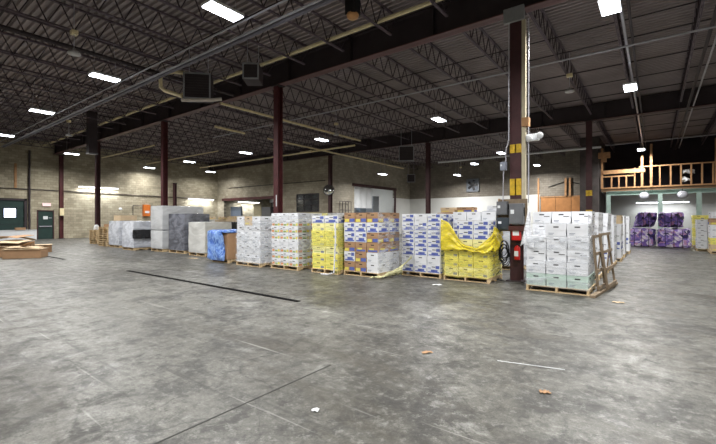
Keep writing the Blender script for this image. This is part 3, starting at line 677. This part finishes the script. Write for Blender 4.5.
for x, l in ((-.6, 'round oscillating fan under the mezzanine, above the left purple bales'), (1.5, 'small round fan under the mezzanine, above the right purple bales')):
    e = empty('hanging_fan', (x, MY-.15, 3.25)); tag(e, l, 'fan')
    MB().lathe((0, 0, 0), [(.27, -.02), (.3, .02), (.24, .1), (.05, .13)], galv, 20, Euler((R(70), 0, 0))).build('cage', e, smooth=True)
    for k in range(3):
        a = k*2.09; MB().bar((0, -.03, 0), (.2*math.cos(a), -.05, .2*math.sin(a)), .02, .12, blackp).build('blade', e)
    MB().tube([(0, .05, .1), (0, .05, .42)], .02, steel_d).build('bracket', e)
for x, z, l in ((1.85, 4.85, 'upper bright plastic bag hanging behind the mezzanine studs'), (1.7, 4.3, 'lower bright plastic bag behind the mezzanine studs')):
    o = MB().grid(lambda u, v: (x-.3+u*.6, MY+.35+.12*noise.noise(Vector((u*3, v*3, x))), z-.15+v*.3+.15*noise.noise(Vector((u*2, v, z)))), 10, 6, white).build('plastic_bag')
    o.modifiers.new('thick', 'SOLIDIFY').thickness = .02; tag(o, l, 'bag')
tag(MB().box((-3.0, MY-.25, 6.35), (.75, .25, .42), stud).box((-3.0, MY-.25, 6.0), (.3, .2, .3), stud).build('timber_box'), 'orange timber box at the top left of the mezzanine', 'box')
struct(MB().b2((-4.6, MY-.2, 0), (-3.35, YC, ZD), mat('dark stone', (78, 72, 70), .9, 0, .3, 2)).build('wall_mezzanine_side'))

# ------------------------------------------------------------ pallets
def make_pallet(L=1.22, W=1.02, m=wood):
    e = empty('wooden_pallet')
    n = 7
    mb = MB()
    for k in range(n): y = -W/2+.05+k*(W-.1)/(n-1); mb.b2((-L/2, y-.045, .108), (L/2, y+.045, .125), m)
    mb.build('deck_boards', e)
    for x in (-L/2+.03, 0, L/2-.03):
        MB().b2((x-.022, -W/2, .017), (x+.022, -W*.3, .108), m).b2((x-.022, -W*.3, .055), (x+.022, -W*.12, .108), m).b2((x-.022, -W*.12, .017), (x+.022, W*.12, .108), m).b2((x-.022, W*.12, .055), (x+.022, W*.3, .108), m).b2((x-.022, W*.3, .017), (x+.022, W/2, .108), m).build('stringer', e)
    mb = MB()
    for k in range(3): y = -W/2+.05+k*(W-.1)/2; mb.b2((-L/2, y-.05, 0), (L/2, y+.05, .017), m)
    mb.build('bottom_boards', e)
    return e
P0 = make_pallet(); PK = None
used = [False]
def pallet(x, y, z, label, rz=0, sx=1, sy=1, group='wooden pallets in the warehouse'):
    global PK
    if not used[0]: o = P0; used[0] = True; PK = kidmap()
    else: o = copy_tree(P0, PK)
    o.location = (x, y, z); o.rotation_euler = (0, 0, rz); o.scale = (sx, sy, 1)
    tag(o, label, 'pallet', group); return o

# ------------------------------------------------------------ cartons
G = .006
def carton_parts(w, d, h, kind):
    base = {'grey': cwhite, 'mint': cgreen, 'blue': cwhite, 'brown': kraft, 'yellow': cyellow, 'pale': cyellow_l, 'multi': cwhite, 'plain': cwhite, 'brownblue': kraft, 'tan': kraft_l}[kind]
    body = MB(); lid = MB(); hb = h*.5
    body.b2((-w/2+.006, -d/2+.006, 0), (w/2-.006, d/2-.006, h*.9), base)
    lid.b2((-w/2, -d/2, hb), (w/2, d/2, h), base)
    lid.b2((-.012, -d/2-.001, h), (.012, d/2+.001, h+.001), pgrey)
    def patch(t, side, u0, u1, z0, z1, m, off=0.0):
        e = .002+off
        if side == 'f': t.b2((-w/2+w*u0, -d/2-e+(.006 if t is body else 0), z0*h), (-w/2+w*u1, -d/2+.003+(.006 if t is body else 0), z1*h), m)
        if side == 'b': t.b2((-w/2+w*u0, d/2-.003-(.006 if t is body else 0), z0*h), (-w/2+w*u1, d/2+e-(.006 if t is body else 0), z1*h), m)
        if side == 'r': t.b2((w/2-.003-(.006 if t is body else 0), -d/2+d*u0, z0*h), (w/2+e-(.006 if t is body else 0), -d/2+d*u1, z1*h), m)
        if side == 'l': t.b2((-w/2-e+(.006 if t is body else 0), -d/2+d*u0, z0*h), (-w/2+.003+(.006 if t is body else 0), -d/2+d*u1, z1*h), m)
    for s in 'fbrl':
        c = .5
        patch(lid, s, c-.13, c+.13, .70, .80, pdark)                         # hand hole
        if kind in ('grey', 'mint', 'plain'):
            patch(body, s, .12, .40, .22, .27, pgrey); patch(body, s, .12, .34, .12, .16, pgrey)
            if kind == 'grey':
                patch(lid, s, .62, .92, .56, .62, pdark)
        if kind == 'blue':
            patch(body, s, .08, .92, .06, .20, pblue); patch(body, s, .30, .80, .20, .42, pblue); patch(lid, s, .06, .3, .56, .64, pblue)
            patch(lid, s, .66, .94, .56, .9, pblue)
        if kind == 'brown':
            patch(body, s, .05, .42, .05, .34, pyel); patch(body, s, .5, .95, .05, .40, pblue); patch(lid, s, .05, .30, .84, .92, pdark)
        if kind == 'brownblue':
            patch(body, s, .1, .9, .06, .25, pblue); patch(body, s, .2, .6, .25, .42, pyel)
        if kind in ('yellow', 'pale'):
            patch(body, s, .12, .60, .20, .26, pgreen); patch(body, s, .66, .92, .10, .36, pgrey); patch(lid, s, .06, .28, .58, .62, pgreen)
        if kind == 'multi':
            patch(body, s, .05, .35, .06, .40, porange); patch(body, s, .40, .70, .06, .30, pgreen); patch(body, s, .74, .95, .06, .42, pyel); patch(lid, s, .08, .30, .58, .66, pdark)
        if kind == 'tan':
            patch(body, s, .1, .6, .14, .30, pyel)
    return body, lid
PROTO = {}
DESC = {'grey': 'white carton with grey print', 'mint': 'pale green carton', 'blue': 'white carton with blue print', 'brown': 'brown carton with yellow print', 'yellow': 'yellow carton', 'pale': 'pale yellow carton', 'multi': 'white carton with coloured print', 'plain': 'white carton', 'brownblue': 'brown carton with blue print', 'tan': 'tan carton'}
def carton(w, d, h, kind, loc, rz, label, group):
    key = (round(w, 3), round(d, 3), round(h, 3), kind)
    if key not in PROTO:
        b, l = carton_parts(w, d, h, kind)
        o = b.build('carton'); li = l.build('lid', o); PROTO[key] = (o, li)
    else:
        po, pl_ = PROTO[key]; o = po.copy(); li = pl_.copy(); C.objects.link(o); C.objects.link(li); li.parent = o
    o.location = loc; o.rotation_euler = (0, 0, rz); tag(o, label, 'carton', group); return o
ORD = ['bottom', 'second', 'third', 'fourth', 'fifth', 'sixth', 'seventh', 'eighth', 'ninth']
XN = {1: [''], 2: ['left', 'right'], 3: ['left', 'middle', 'right']}
YN = ['front', 'back']
def stack(x0, y0, w, d, nx, ny, h, layers, of, group, z0=.125, jit=.008, skip=lambda k, i, j: False, pal='pallet under the ', plab=None):
    """layers = list of kinds (or function of i, j); front left corner at x0, y0"""
    bw = w/nx; bd = d/ny
    for k, L in enumerate(layers):
        dx = random.uniform(-jit, jit)*1.5; dy = random.uniform(-jit, jit)
        for i in range(nx):
            for j in range(ny):
                kind = L(i, j) if callable(L) else L
                if kind is None or skip(k, i, j): continue
                z = z0+k*(h+.003)
                pos = (YN[j]+' ' if ny > 1 else '')+XN[nx][i]
                carton(bw-.012, bd-.012, h-.002, kind, (x0+bw*(i+.5)+dx, y0+bd*(j+.5)+dy, z), random.uniform(-.004, .004),
                       f'{DESC[kind]}, {pos}, {ORD[k]} layer, {of}', group)
    pallet(x0+w/2, y0+d/2, 0, plab or 'wooden pallet under the '+of, 0, w/1.2, d/1.0)
hid = lambda top: (lambda k, i, j: j == 1 and i < 2 and k < top)

# S1 right of the nearest column
def top5(i, j): return 'plain' if (i > 0 or j > 0) else None
stack(-2.30, 9.30, 1.22, 1.1, 3, 2, .270, ['mint', 'plain', 'grey', 'grey', lambda i, j: 'plain' if i > 0 or j > 0 else None, lambda i, j: 'grey' if j == 1 else None],
      'stack right of nearest column', 'cartons of the wrapped stack right of the nearest column', skip=hid(4))
# S2 yellow wrapped
stack(-4.44, 9.60, 1.18, 1.08, 3, 2, .235, ['pale', 'yellow', 'yellow', 'pale', 'blue', lambda i, j: 'blue' if (j == 1 or i != 0) else None, lambda i, j: 'plain' if j == 1 else None],
      'stack under yellow film', 'cartons of the yellow filmed stack', skip=hid(5))
# S3 blue printed
stack(-5.75, 9.64, 1.2, 1.1, 3, 2, .228, ['blue', 'plain', 'blue', 'blue', 'blue', 'blue', lambda i, j: 'blue' if i != 1 else 'plain'],
      'blue-printed white stack', 'cartons of the blue printed stack', skip=hid(6))
# S4 brown and white
s4 = [lambda i, j: 'brown' if i < 2 else 'plain', lambda i, j: 'blue' if i < 1 else ('brown' if i == 1 else 'plain'), lambda i, j: 'brown' if i < 1 else 'brownblue',
      lambda i, j: 'blue' if i < 2 else 'brown', lambda i, j: 'blue', lambda i, j: 'brown']
stack(-7.12, 8.72, 1.2, 1.1, 3, 2, .272, s4, 'brown-and-white stack', 'cartons of the brown and white stack', skip=hid(5))
# S5 yellow
stack(-8.24, 8.55, 1.04, 1.04, 2, 2, .222, ['yellow', 'yellow', 'pale', 'yellow', 'yellow', 'pale', lambda i, j: 'blue' if i == 0 or j == 0 else 'yellow'],
      'narrow all-yellow stack', 'cartons of the narrow yellow stack', skip=lambda k, i, j: j == 1 and i == 0 and k < 6)
# S6 multicolour
stack(-10.0, 8.48, 1.24, 1.1, 3, 2, .205, ['multi', 'multi', 'multi', 'plain', 'multi', 'multi', 'multi', 'plain'],
      'multicoloured stack', 'cartons of the multicoloured stack', skip=hid(7))
# S7 white wrapped
stack(-11.65, 8.33, 1.26, 1.1, 3, 2, .31, ['plain', 'grey', 'plain', 'grey', lambda i, j: ('tan' if i == 1 else 'blue') if (i+j) % 2 else 'plain'],
      'white stack beside blue bale', 'cartons of the white stack beside the blue bale', skip=hid(4))

# right-hand row going back
rows = [(-2.35, 11.9, 'first white stack in the right aisle', 6), (-2.3, 13.7, 'second stack in the right aisle', 6), (-2.28, 15.6, 'third stack in the right aisle', 5),
        (-2.2, 17.6, 'fourth stack in the right aisle', 5), (-2.2, 19.7, 'fifth stack in the right aisle', 5), (-2.12, 21.8, 'sixth stack in the right aisle', 5)]
for n_, (x, y, of, nl) in enumerate(rows):
    kinds = ['plain', 'blue' if n_ % 2 else 'plain', 'grey', 'plain', 'grey' if n_ % 2 else 'plain', 'plain'][:nl]
    stack(x, y, 1.2, 1.15, 2, 2, (.272 if nl == 6 else .32), kinds if n_ != 3 else kinds[:-1]+['tan'], of, 'cartons in the '+of, skip=lambda k, i, j, nl=nl: i == 0 and k < nl-2)

# stretch film bands
def film_bands(x0, y0, x1, y1, bands, m, label, name='stretch_wrap', off=.02, ripple=.012):
    mb = MB(); per = 2*((x1-x0)+(y1-y0))
    def path(s):
        a = x1-x0+2*off; b = y1-y0+2*off; s = s % (2*(a+b))
        if s < a: return (x0-off+s, y0-off)
        if s < a+b: return (x1+off, y0-off+(s-a))
        if s < 2*a+b: return (x1+off-(s-a-b), y1+off)
        return (x0-off, y1+off-(s-2*a-b))
    for (s0, s1, z0, z1, hh) in bands:
        def fnn(u, v):
            s = s0+(s1-s0)*u; p = path(s); r = ripple*noise.noise(Vector((s*5, v*4, z0*7)))
            z = z0+(z1-z0)*u+(v-.5)*hh*(1+.35*noise.noise(Vector((s*2, 3, z0))))
            cx, cy = (x0+x1)/2, (y0+y1)/2; dx, dy = p[0]-cx, p[1]-cy; l = math.hypot(dx, dy)
            return (p[0]+dx/l*abs(r), p[1]+dy/l*abs(r), max(.02, z))
        mb.grid(fnn, int((s1-s0)/.06)+4, 5, m)
    o = mb.build(name, smooth=True); tag(o, label, 'plastic wrap'); return o
film_bands(-2.30, 9.30, -1.08, 10.40, [(-.1, 2.5, .35, .95, .35), (-.2, 2.4, 1.15, .75, .32), (-.1, 2.4, .22, .2, .2), (0, 2.4, 1.05, 1.2, .25), (-1, .4, 1.2, 1.4, .3), (1.22, 2.4, 1.45, 1.3, .5)], clearfilm, 'clear stretch wrap banded round the stack right of the nearest column')
film_bands(-11.65, 8.33, -10.39, 9.43, [(-.1, 2.4, 1.15, .3, .22), (-.1, 2.4, 1.5, 1.3, .3), (0, 2.4, .45, .6, .4), (0, 2.4, .9, 1.0, .35), (0, 2.4, .25, .2, .25)], clearfilm, 'clear stretch wrap round the white stack beside the blue bale')
film_bands(-10.0, 8.48, -8.76, 9.58, [(0, 2.3, 1.6, 1.62, .3), (1.24, 2.3, .8, .9, .5)], clearfilm, 'clear stretch wrap round the top of the multicoloured stack')
film_bands(-8.24, 8.55, -7.20, 9.59, [(0, 2.1, 1.0, 1.1, .6), (.95, 1.2, .2, .25, .5)], film('pale yellow film', (232, 228, 130), .3), 'pale film round the narrow all-yellow stack')
film_bands(-7.12, 8.72, -5.92, 9.82, [(1.2, 2.3, 1.0, .9, 1.4)], clearfilm, 'clear stretch wrap over the side of the brown-and-white stack')
film_bands(-5.75, 9.64, -4.55, 10.74, [(-.9, .12, .9, .8, 1.2), (0, 1.2, 1.35, 1.3, .2)], clearfilm, 'clear stretch wrap on the left edge of the blue-printed white stack')
film_bands(-4.44, 9.60, -3.26, 10.68, [(0, 2.2, .25, .3, .3), (0, 2.2, .6, .6, .3)], film('faint yellow film', (238, 226, 100), .28), 'yellow film wound round the lower half of the yellow filmed stack', off=.018)
# sagging yellow sheet on S2
def ysheet(u, v):
    if u < .62: x = -4.49+u/.62*1.27; y = 9.54; t = u/.62
    else: x = -3.21; y = 9.54+(u-.62)/.38*1.0; t = 1+(u-.62)/.38
    top = 1.62-1.0*t**.8+.22*noise.noise(Vector((t*3, 1, 0))) if t < .75 else (.86+(t-.75)*1.1 if t < 1.25 else 1.41-(t-1.25)*.2)
    bot = .78+.1*noise.noise(Vector((t*5, 9, 0)))
    r = .05*noise.noise(Vector((t*4, v*5, 2)))+.02
    return (x+(abs(r) if u >= .62 else 0), y-(abs(r) if u < .62 else 0), bot+(top-bot)*v)
o = MB().grid(ysheet, 60, 16, yelfilm).build('stretch_wrap', smooth=True)
o.modifiers.new('thick', 'SOLIDIFY').thickness = .004
tag(o, 'bright yellow film sagging in a curve over the front of the yellow filmed stack', 'plastic wrap')
o = MB().grid(lambda u, v: (-2.42+.30*u*(1-v)+.12*v, 9.26-.02*math.sin(u*8)+.25*v, .98+.85*v+.05*math.sin(u*5)), 8, 14, film('bright clear film', (236, 238, 242), .6)).build('stretch_wrap', smooth=True)
o.modifiers.new('t', 'SOLIDIFY').thickness = .004
tag(o, 'loose clear film tail slanting up the left edge of the stack right of nearest column', 'plastic wrap')
# loose film at foot between S4 and S3
def loose(u, v):
    x = -5.98+.40*u+.04*math.sin(v*9); y = 8.60+.75*u+.12*math.sin(v*6+u*3)
    z = .03+.9*max(0, u-.3)**1.3*v+.07*abs(noise.noise(Vector((u*6, v*6, 4))))
    return (x+.25*v*u, y-.25*(1-v)*(1-u), z)
o = MB().grid(loose, 30, 16, film('dirty film', (226, 224, 176), .6, 9)).build('loose_film', smooth=True); o.modifiers.new('t', 'SOLIDIFY').thickness = .004
tag(o, 'crumpled film trailing on the floor between the brown and blue-printed stacks', 'plastic wrap')
o = MB().tube([(-7.26, 8.48, 1.5), (-7.22, 8.46, 1.0), (-7.24, 8.44, .5), (-7.2, 8.36, .08), (-7.36, 8.28, .03), (-7.6, 8.26, .02)], .022, cwhite, 6).build('film_tail')
tag(o, 'white strip of film hanging down beside the narrow all-yellow stack', 'plastic wrap')
# papers lying on S5 / stacks
# ------------------------------------------------------------ wrapped loads
def load(x0, y0, x1, y1, z0, z1, m, label, name='wrapped_load', amp=.015, lean=0, pal=True, rnd=.025, cat='wrapped load', group=None, plab=None):
    bm = bmesh.new(); bmesh.ops.create_cube(bm, size=1)
    bmesh.ops.subdivide_edges(bm, edges=bm.edges, cuts=9, use_grid_fill=True)
    sx, sy, sz = x1-x0, y1-y0, z1-z0
    for v in bm.verts:
        p = Vector((v.co.x*sx, v.co.y*sy, v.co.z*sz)); hx, hy, hz = sx/2-rnd, sy/2-rnd, sz/2-rnd
        q = Vector((max(-hx, min(hx, p.x)), max(-hy, min(hy, p.y)), max(-hz, min(hz, p.z))))
        d = p-q
        if d.length > 1e-6: p = q+d.normalized()*rnd
        n = noise.noise_vector(p*2.6+Vector((x0, y0, z0)))*amp+noise.noise_vector(p*7+Vector((x0, y0, z0)))*amp*.5
        if v.co.z < -.49: n.z = max(0, n.z)*0
        v.co = p+n; v.co.x += lean*(v.co.z+sz/2)
        v.co.z = max(v.co.z, -sz/2)
    me = bpy.data.meshes.new(name); bm.to_mesh(me); bm.free(); me.materials.append(m)
    for p in me.polygons: p.use_smooth = True
    me.set_sharp_from_angle(angle=R(32))
    o = bpy.data.objects.new(name, me); C.objects.link(o); o.location = ((x0+x1)/2, (y0+y1)/2, (z0+z1)/2)
    tag(o, label, cat, group)
    if pal: pallet((x0+x1)/2, (y0+y1)/2, 0, plab or 'wooden pallet under the '+pal if isinstance(pal, str) else 'pallet under '+label.split(',')[0], 0, sx/1.25, sy/1.05)
    return o
silver = wrapmat('silver film wrap', (184, 188, 198), (226, 230, 238), 1.4, .25)
greywrap = wrapmat('light grey film wrap', (186, 188, 190), (212, 214, 216), .8, .3)
palewrap = wrapmat('pale film wrap', (188, 188, 184), (212, 212, 209), .8, .3)
darkwrap = wrapmat('charcoal film wrap', (88, 90, 98), (132, 135, 146), 1.2, .22)
bluewrap = wrapmat('blue plastic', (56, 104, 200), (150, 186, 240), 5, .3, (1, 1, 1))
blackwrap = wrapmat('black plastic', (18, 18, 20), (40, 40, 44), 2, .2)
load(-16.55, 9.3, -15.2, 10.6, .13, 1.47, palewrap, 'pale grey wrapped load behind the blue bale', amp=.015, pal='pale grey wrapped load')
load(-18.7, 9.5, -17.25, 10.8, .13, 1.86, darkwrap, 'tall charcoal wrapped load between the two grey ones', amp=.012, pal='charcoal wrapped load')
load(-20.3, 9.4, -19.1, 11.6, .13, 1.05, greywrap, 'lower half of the tallest light grey wrapped load', amp=.015, pal='tallest light grey load', rnd=.04)
load(-20.3, 9.4, -19.1, 11.6, 1.06, 2.26, greywrap, 'upper half of the tallest light grey wrapped load', amp=.015, pal=False, rnd=.04)
load(-22.5, 8.95, -21.15, 10.2, .13, 1.5, silver, 'silver wrapped load with a black plastic band on its side', amp=.02, pal='silver load with black band')
load(-21.13, 8.88, -20.99, 10.25, .60, 1.06, blackwrap, 'bulging black plastic band on the side of the silver load', name='black_plastic', amp=.03, pal=False, cat='plastic')
load(-25.2, 9.3, -23.75, 10.6, .13, 1.5, silver, 'silver wrapped load beside the empty pallet stacks', amp=.025, pal='silver load nearest the pallet stacks')
tag(bevel(MB().b2((-25.0, 9.5, 1.52), (-24.1, 10.4, 1.82), kraft_l).build('cardboard_box')), 'cream box on top of the leftmost silver wrapped load', 'box')
# S8 blue bale over a brown carton
load(-13.25, 8.38, -12.25, 9.3, .13, 1.08, kraft, 'large brown carton partly covered by blue plastic', name='large_carton', amp=.008, rnd=.01, cat='carton', pal='half-covered brown carton')
load(-13.32, 8.22, -12.38, 8.345, .08, 1.17, bluewrap, 'bunched bright blue plastic hanging over the front of the brown carton', name='blue_plastic', amp=.07, rnd=.06, pal=False, cat='plastic')
load(-13.32, 8.3, -12.25, 9.3, 1.09, 1.19, bluewrap, 'bright blue plastic lying across the top of the brown carton', name='blue_plastic', amp=.03, rnd=.04, pal=False, cat='plastic')
# second row behind
sec = [(-13.05, 12.2, 1.70, cyellow_l, 'pale yellow load behind the multicoloured stack'), (-11.65, 12.2, 1.68, cyellow, 'yellow load behind the narrow all-yellow stack'),
       (-6.0, 12.4, 1.82, kraft, 'brown load behind the blue-printed white stack'),
       (-4.5, 12.6, 1.86, silver, 'silvery load behind the yellow filmed stack'), (-22.6, 13.5, 1.58, palewrap, 'grey load behind the charcoal one'), (-21.2, 13.6, 1.58, kraft_l, 'tan load behind the tallest light grey load'),
       (-19.8, 13.4, 1.60, kraft_l, 'tan load behind the pale grey wrapped load'), (-18.3, 13.8, 1.58, palewrap, 'pale load behind the blue bale'), (-25.0, 13.8, 1.6, silver, 'silver load behind the leftmost row')]
for x, y, z, m, l in sec: load(x, y, x+1.25, y+1.1, .13, z, m, l, amp=.012, pal=l.split(' behind')[0]+' behind'+l.split(' behind')[1], rnd=.03)
TB = [(-13.0, 12.3, 1.71, 'pale'), (-12.4, 12.3, 1.71, 'yellow'), (-11.6, 12.3, 1.69, 'pale'), (-11.0, 12.3, 1.69, 'plain'), (-5.95, 12.5, 1.83, 'tan'), (-5.35, 12.5, 1.83, 'brown'), (-4.4, 12.7, 1.87, 'plain'), (-3.85, 12.7, 1.87, 'tan'),
      (-22.5, 13.6, 1.59, 'tan'), (-21.1, 13.7, 1.59, 'tan'), (-20.5, 13.7, 1.59, 'tan'), (-19.7, 13.5, 1.61, 'tan'), (-19.1, 13.5, 1.61, 'tan'), (-18.2, 13.9, 1.59, 'plain')]
for n_, (x, y, z, k) in enumerate(TB):
    near = [s for s in sec if s[0]-.01 <= x < s[0]+1.25][0]
    side = 'left' if x+.27 < near[0]+.62 else 'right'
    carton(.52, .5, .16, k, (x+.28, y+.3, z), 0, f'{DESC[k]}, {side} on the {near[4]}', 'low cartons on the second row')
# small machine with dark top near blue bale
tm = empty('dark_machine', (-16.0, 11.3, 0)); tm.name = 'panel_machine'; tag(tm, 'dark machine with small panel showing above the blue bale', 'machine')
bevel(MB().b2((-.35, -.3, 0), (.35, .3, 1.48), blackp).build('cabinet', tm), .02)
MB().b2((-.15, -.33, 1.2), (.15, -.3, 1.36), redp).b2((-.3, -.32, 1.25), (-.18, -.3, 1.35), galv).build('control_panel', tm)

# empty pallet stacks
def pstack(x, y, n, where):
    for k in range(n):
        pallet(x+random.uniform(-.03, .03), y+random.uniform(-.03, .03), k*.127, f'empty wooden pallet, {ORD[k]} from the floor, {where}', random.uniform(-.03, .03), 1, 1, 'empty pallets, '+where)
pstack(-26.2, 9.86, 9, 'right pallet stack')
pstack(-29.0, 10.3, 7, 'left pallet stack')
tag(MB().lathe((-29.3, 10.1, .9), [(.08, 0), (.16, .03), (.15, .2), (.1, .3), (.03, .34)], white).build('plastic_bundle'), 'white bundle lying on the left pallet stack', 'bundle')
tag(MB().b2((-26.7, 9.6, 1.145), (-26.0, 10.1, 1.3), kraft).build('cardboard_box'), 'small brown box on the right pallet stack', 'box')

# ------------------------------------------------------------ flattened cardboard heap
def sheet_card(x, y, z, w, d, rz, tilt, m, label, bend=.0):
    nm = MB().grid(lambda u, v: ((u-.5)*w, (v-.5)*d, bend*math.sin(u*math.pi)+.02*noise.noise(Vector((u*3, v*3, x)))), 8, 6, m)
    o = nm.build('flattened_carton'); o.modifiers.new('t', 'SOLIDIFY').thickness = .012
    o.location = (x, y, z); o.rotation_euler = (tilt[0], tilt[1], rz); tag(o, label, 'flattened carton', 'flattened cartons heaped at the left'); return o
def flatbox(x, y, z, w, d, h, rz, label, m=kraft):
    e = empty('cardboard_box', (x, y, z), rz); tag(e, label, 'box')
    bevel(MB().b2((-w/2, -d/2, 0), (w/2, d/2, h), m).build('box_body', e), .01)
    MB().b2((-w/2-.02, -d/2-.06, h), (w/2+.02, 0-.01, h+.012), kraft_l).build('flap', e)
    MB().b2((-w/2-.02, .01, h), (w/2+.02, d/2+.02, h+.012), kraft_l).build('flap', e)
    return e
flatbox(-20.8, 4.6, 0, 1.25, .8, .36, R(58), 'long low brown box at the right end of the cardboard heap')
flatbox(-22.15, 4.1, 0, 1.2, 1.0, .44, R(50), 'brown box in the middle of the cardboard heap')
flatbox(-23.5, 4.9, 0, 1.1, .95, .5, R(70), 'brown box at the back of the cardboard heap')
flatbox(-23.5, 3.5, 0, 1.3, 1.0, .48, R(30), 'brown box at the left edge of the photo')
flatbox(-24.0, 5.85, 0, .9, .8, .34, R(75), 'low brown box behind the right end of the heap')
sheet_card(-22.2, 4.15, .57, 1.6, 1.0, R(50), (R(5), R(-4)), kraft_l, 'pale flattened carton draped across the middle of the heap', .08)
sheet_card(-23.4, 4.8, .70, 1.4, 1.1, R(80), (R(-5), R(6)), kraft_l, 'pale flattened carton topping the back of the heap', .09)
sheet_card(-20.85, 4.55, .42, 1.1, .7, R(52), (R(2), R(2)), kraft_l, 'pale flattened sheet on the long low box', .03)
sheet_card(-23.6, 3.5, .62, 1.5, 1.0, R(25), (R(4), R(5)), kraft_l, 'pale flattened carton at the left edge of the photo', .07)
sheet_card(-22.6, 4.55, .78, 1.3, .8, R(30), (R(6), R(-5)), kraft, 'brown flattened carton lying crooked on top of the heap', .07)
tag(MB().bar((-20.9, 4.5, .45), (-20.6, 4.75, .66), .3, .012, kraft).build('card_flap'), 'folded brown card scrap standing on the long low box', 'card scrap')

# ------------------------------------------------------------ right side: frames, bales, stacks
def gate(x, y, z, L, h, lean, label, m):
    e = empty('wooden_gate', (x, y, z), R(90)); e.rotation_euler = (lean, 0, R(86)); tag(e, label, 'wooden gate')
    for s in (0, L): MB().b2((s-.03, -.02, 0), (s+.03, .02, h), m).build('upright', e)
    for zz in (.06, h*.35, h*.66, h-.03): MB().b2((-.03, -.045, zz-.03), (L+.03, -.02, zz+.03), m).build('crosspiece', e)
    MB().bar((0, .03, .1), (L, .03, h*.62), .02, .05, m).build('brace', e)
gate(-.96, 9.75, .065, .75, 1.18, R(-5), 'near weathered timber frame leaning on the stack right of the column', wood_d)
gate(-.82, 10.1, .065, .95, 1.22, R(-7), 'outer weathered timber frame leaning behind the near one', wood_d)
tag(MB().bar((-1.0, 9.1, .03), (-.76, 11.4, .03), .1, .05, wood_d).build('timber_plank'), 'long timber plank lying on the floor beside the leaning frames', 'plank')

purple = balemat('purple bale film', [(112, 94, 176), (190, 166, 228), (60, 48, 104), (222, 206, 240), (140, 112, 200), (236, 226, 240), (150, 120, 200), (200, 150, 190)], 7)
purple_d = balemat('dark purple bale film', [(90, 72, 146), (136, 106, 180), (40, 34, 70), (160, 130, 196), (84, 62, 136), (34, 28, 56), (150, 100, 140)], 7)
def bale(x0, y0, x1, y1, z0, z1, m, label, lean=0):
    o = load(x0, y0, x1, y1, z0, z1, m, label, name='compacted_bale', amp=.11, rnd=.12, pal=False, cat='bale', lean=lean)
    sx, sy, sz = (x1-x0)/2+.05, (y1-y0)/2+.05, (z1-z0)/2
    for k in (-.5, 0, .5):
        MB().b2((k*sx-.012, -sy, -sz), (k*sx+.012, -sy+.02, sz*.95), blackp).build('strap', o)
    return o
bale(-1.25, 28.3, .0, 29.6, .0, 1.04, purple, 'lower purple bale of the left-hand pair')
bale(-1.0, 28.4, -.08, 29.5, 1.13, 1.98, purple_d, 'upper dark purple bale tilted on the left-hand pair', .22)
bale(.14, 28.0, 1.55, 29.3, .0, 1.04, purple, 'lower purple bale of the right-hand pair')
bale(.22, 28.1, 1.25, 29.2, 1.13, 1.96, purple_d, 'upper dark purple bale on the right-hand pair', .0)
stack(1.72, 29.5, 1.1, 1.1, 2, 2, .24, ['yellow', 'pale', 'yellow', 'yellow', 'pale', 'yellow', 'yellow'], 'yellow stack beside the purple bales', 'cartons of the yellow stack beside the bales', skip=lambda k, i, j: j == 1 and k < 6)
stack(1.68, 25.9, .8, 1.0, 2, 1, .24, ['plain', 'grey', 'plain', 'grey', 'plain', 'plain'], 'white stack before yellow one', 'cartons of the white stack before the yellow one')
stack(2.05, 24.2, 1.2, 1.1, 2, 1, .30, ['tan', 'yellow', 'plain', 'plain', 'brown', 'plain'], 'stack at right edge of photo', 'cartons of the stack at the right edge', skip=lambda k, i, j: False)

# ------------------------------------------------------------ floor litter
def litter(x, y, w, d, rz, m, label, name='paper_scrap'):
    o = MB().grid(lambda u, v: ((u-.5)*w*(1-.2*v), (v-.5)*d, .012+.012*noise.noise(Vector((u*4, v*4, x)))), 5, 5, m).build(name, loc=(x, y, 0), rz=rz)
    o.modifiers.new('t', 'SOLIDIFY').thickness = .003; tag(o, label, 'litter'); return o
def fp(px, py):
    return None
litter(-4.18, 8.66, .24, .12, .6, white, 'white paper scrap on the floor before the yellow filmed stack')
litter(-2.23, 2.36, .06, .05, .3, white, 'white scrap on the floor in the lower left centre')
litter(-.80, 3.87, .10, .06, .5, kraft, 'small brown card scrap on the floor in the lower right')
litter(-2.15, 4.18, .14, .06, .9, kraft, 'tan scrap on the floor near the centre')
litter(-.55, 8.9, .22, .09, .2, kraft_l, 'tan card scrap on the floor right of the leaning frames')
litter(-14.9, 8.6, .6, .15, .1, kraft_l, 'long tan scrap before the pale grey wrapped load')
tag(MB().bar((-1.40, 4.42, .004), (-.75, 4.58, .004), .010, .005, white).build('tape_strip'), 'thin white strip stuck on the floor at lower right', 'tape')
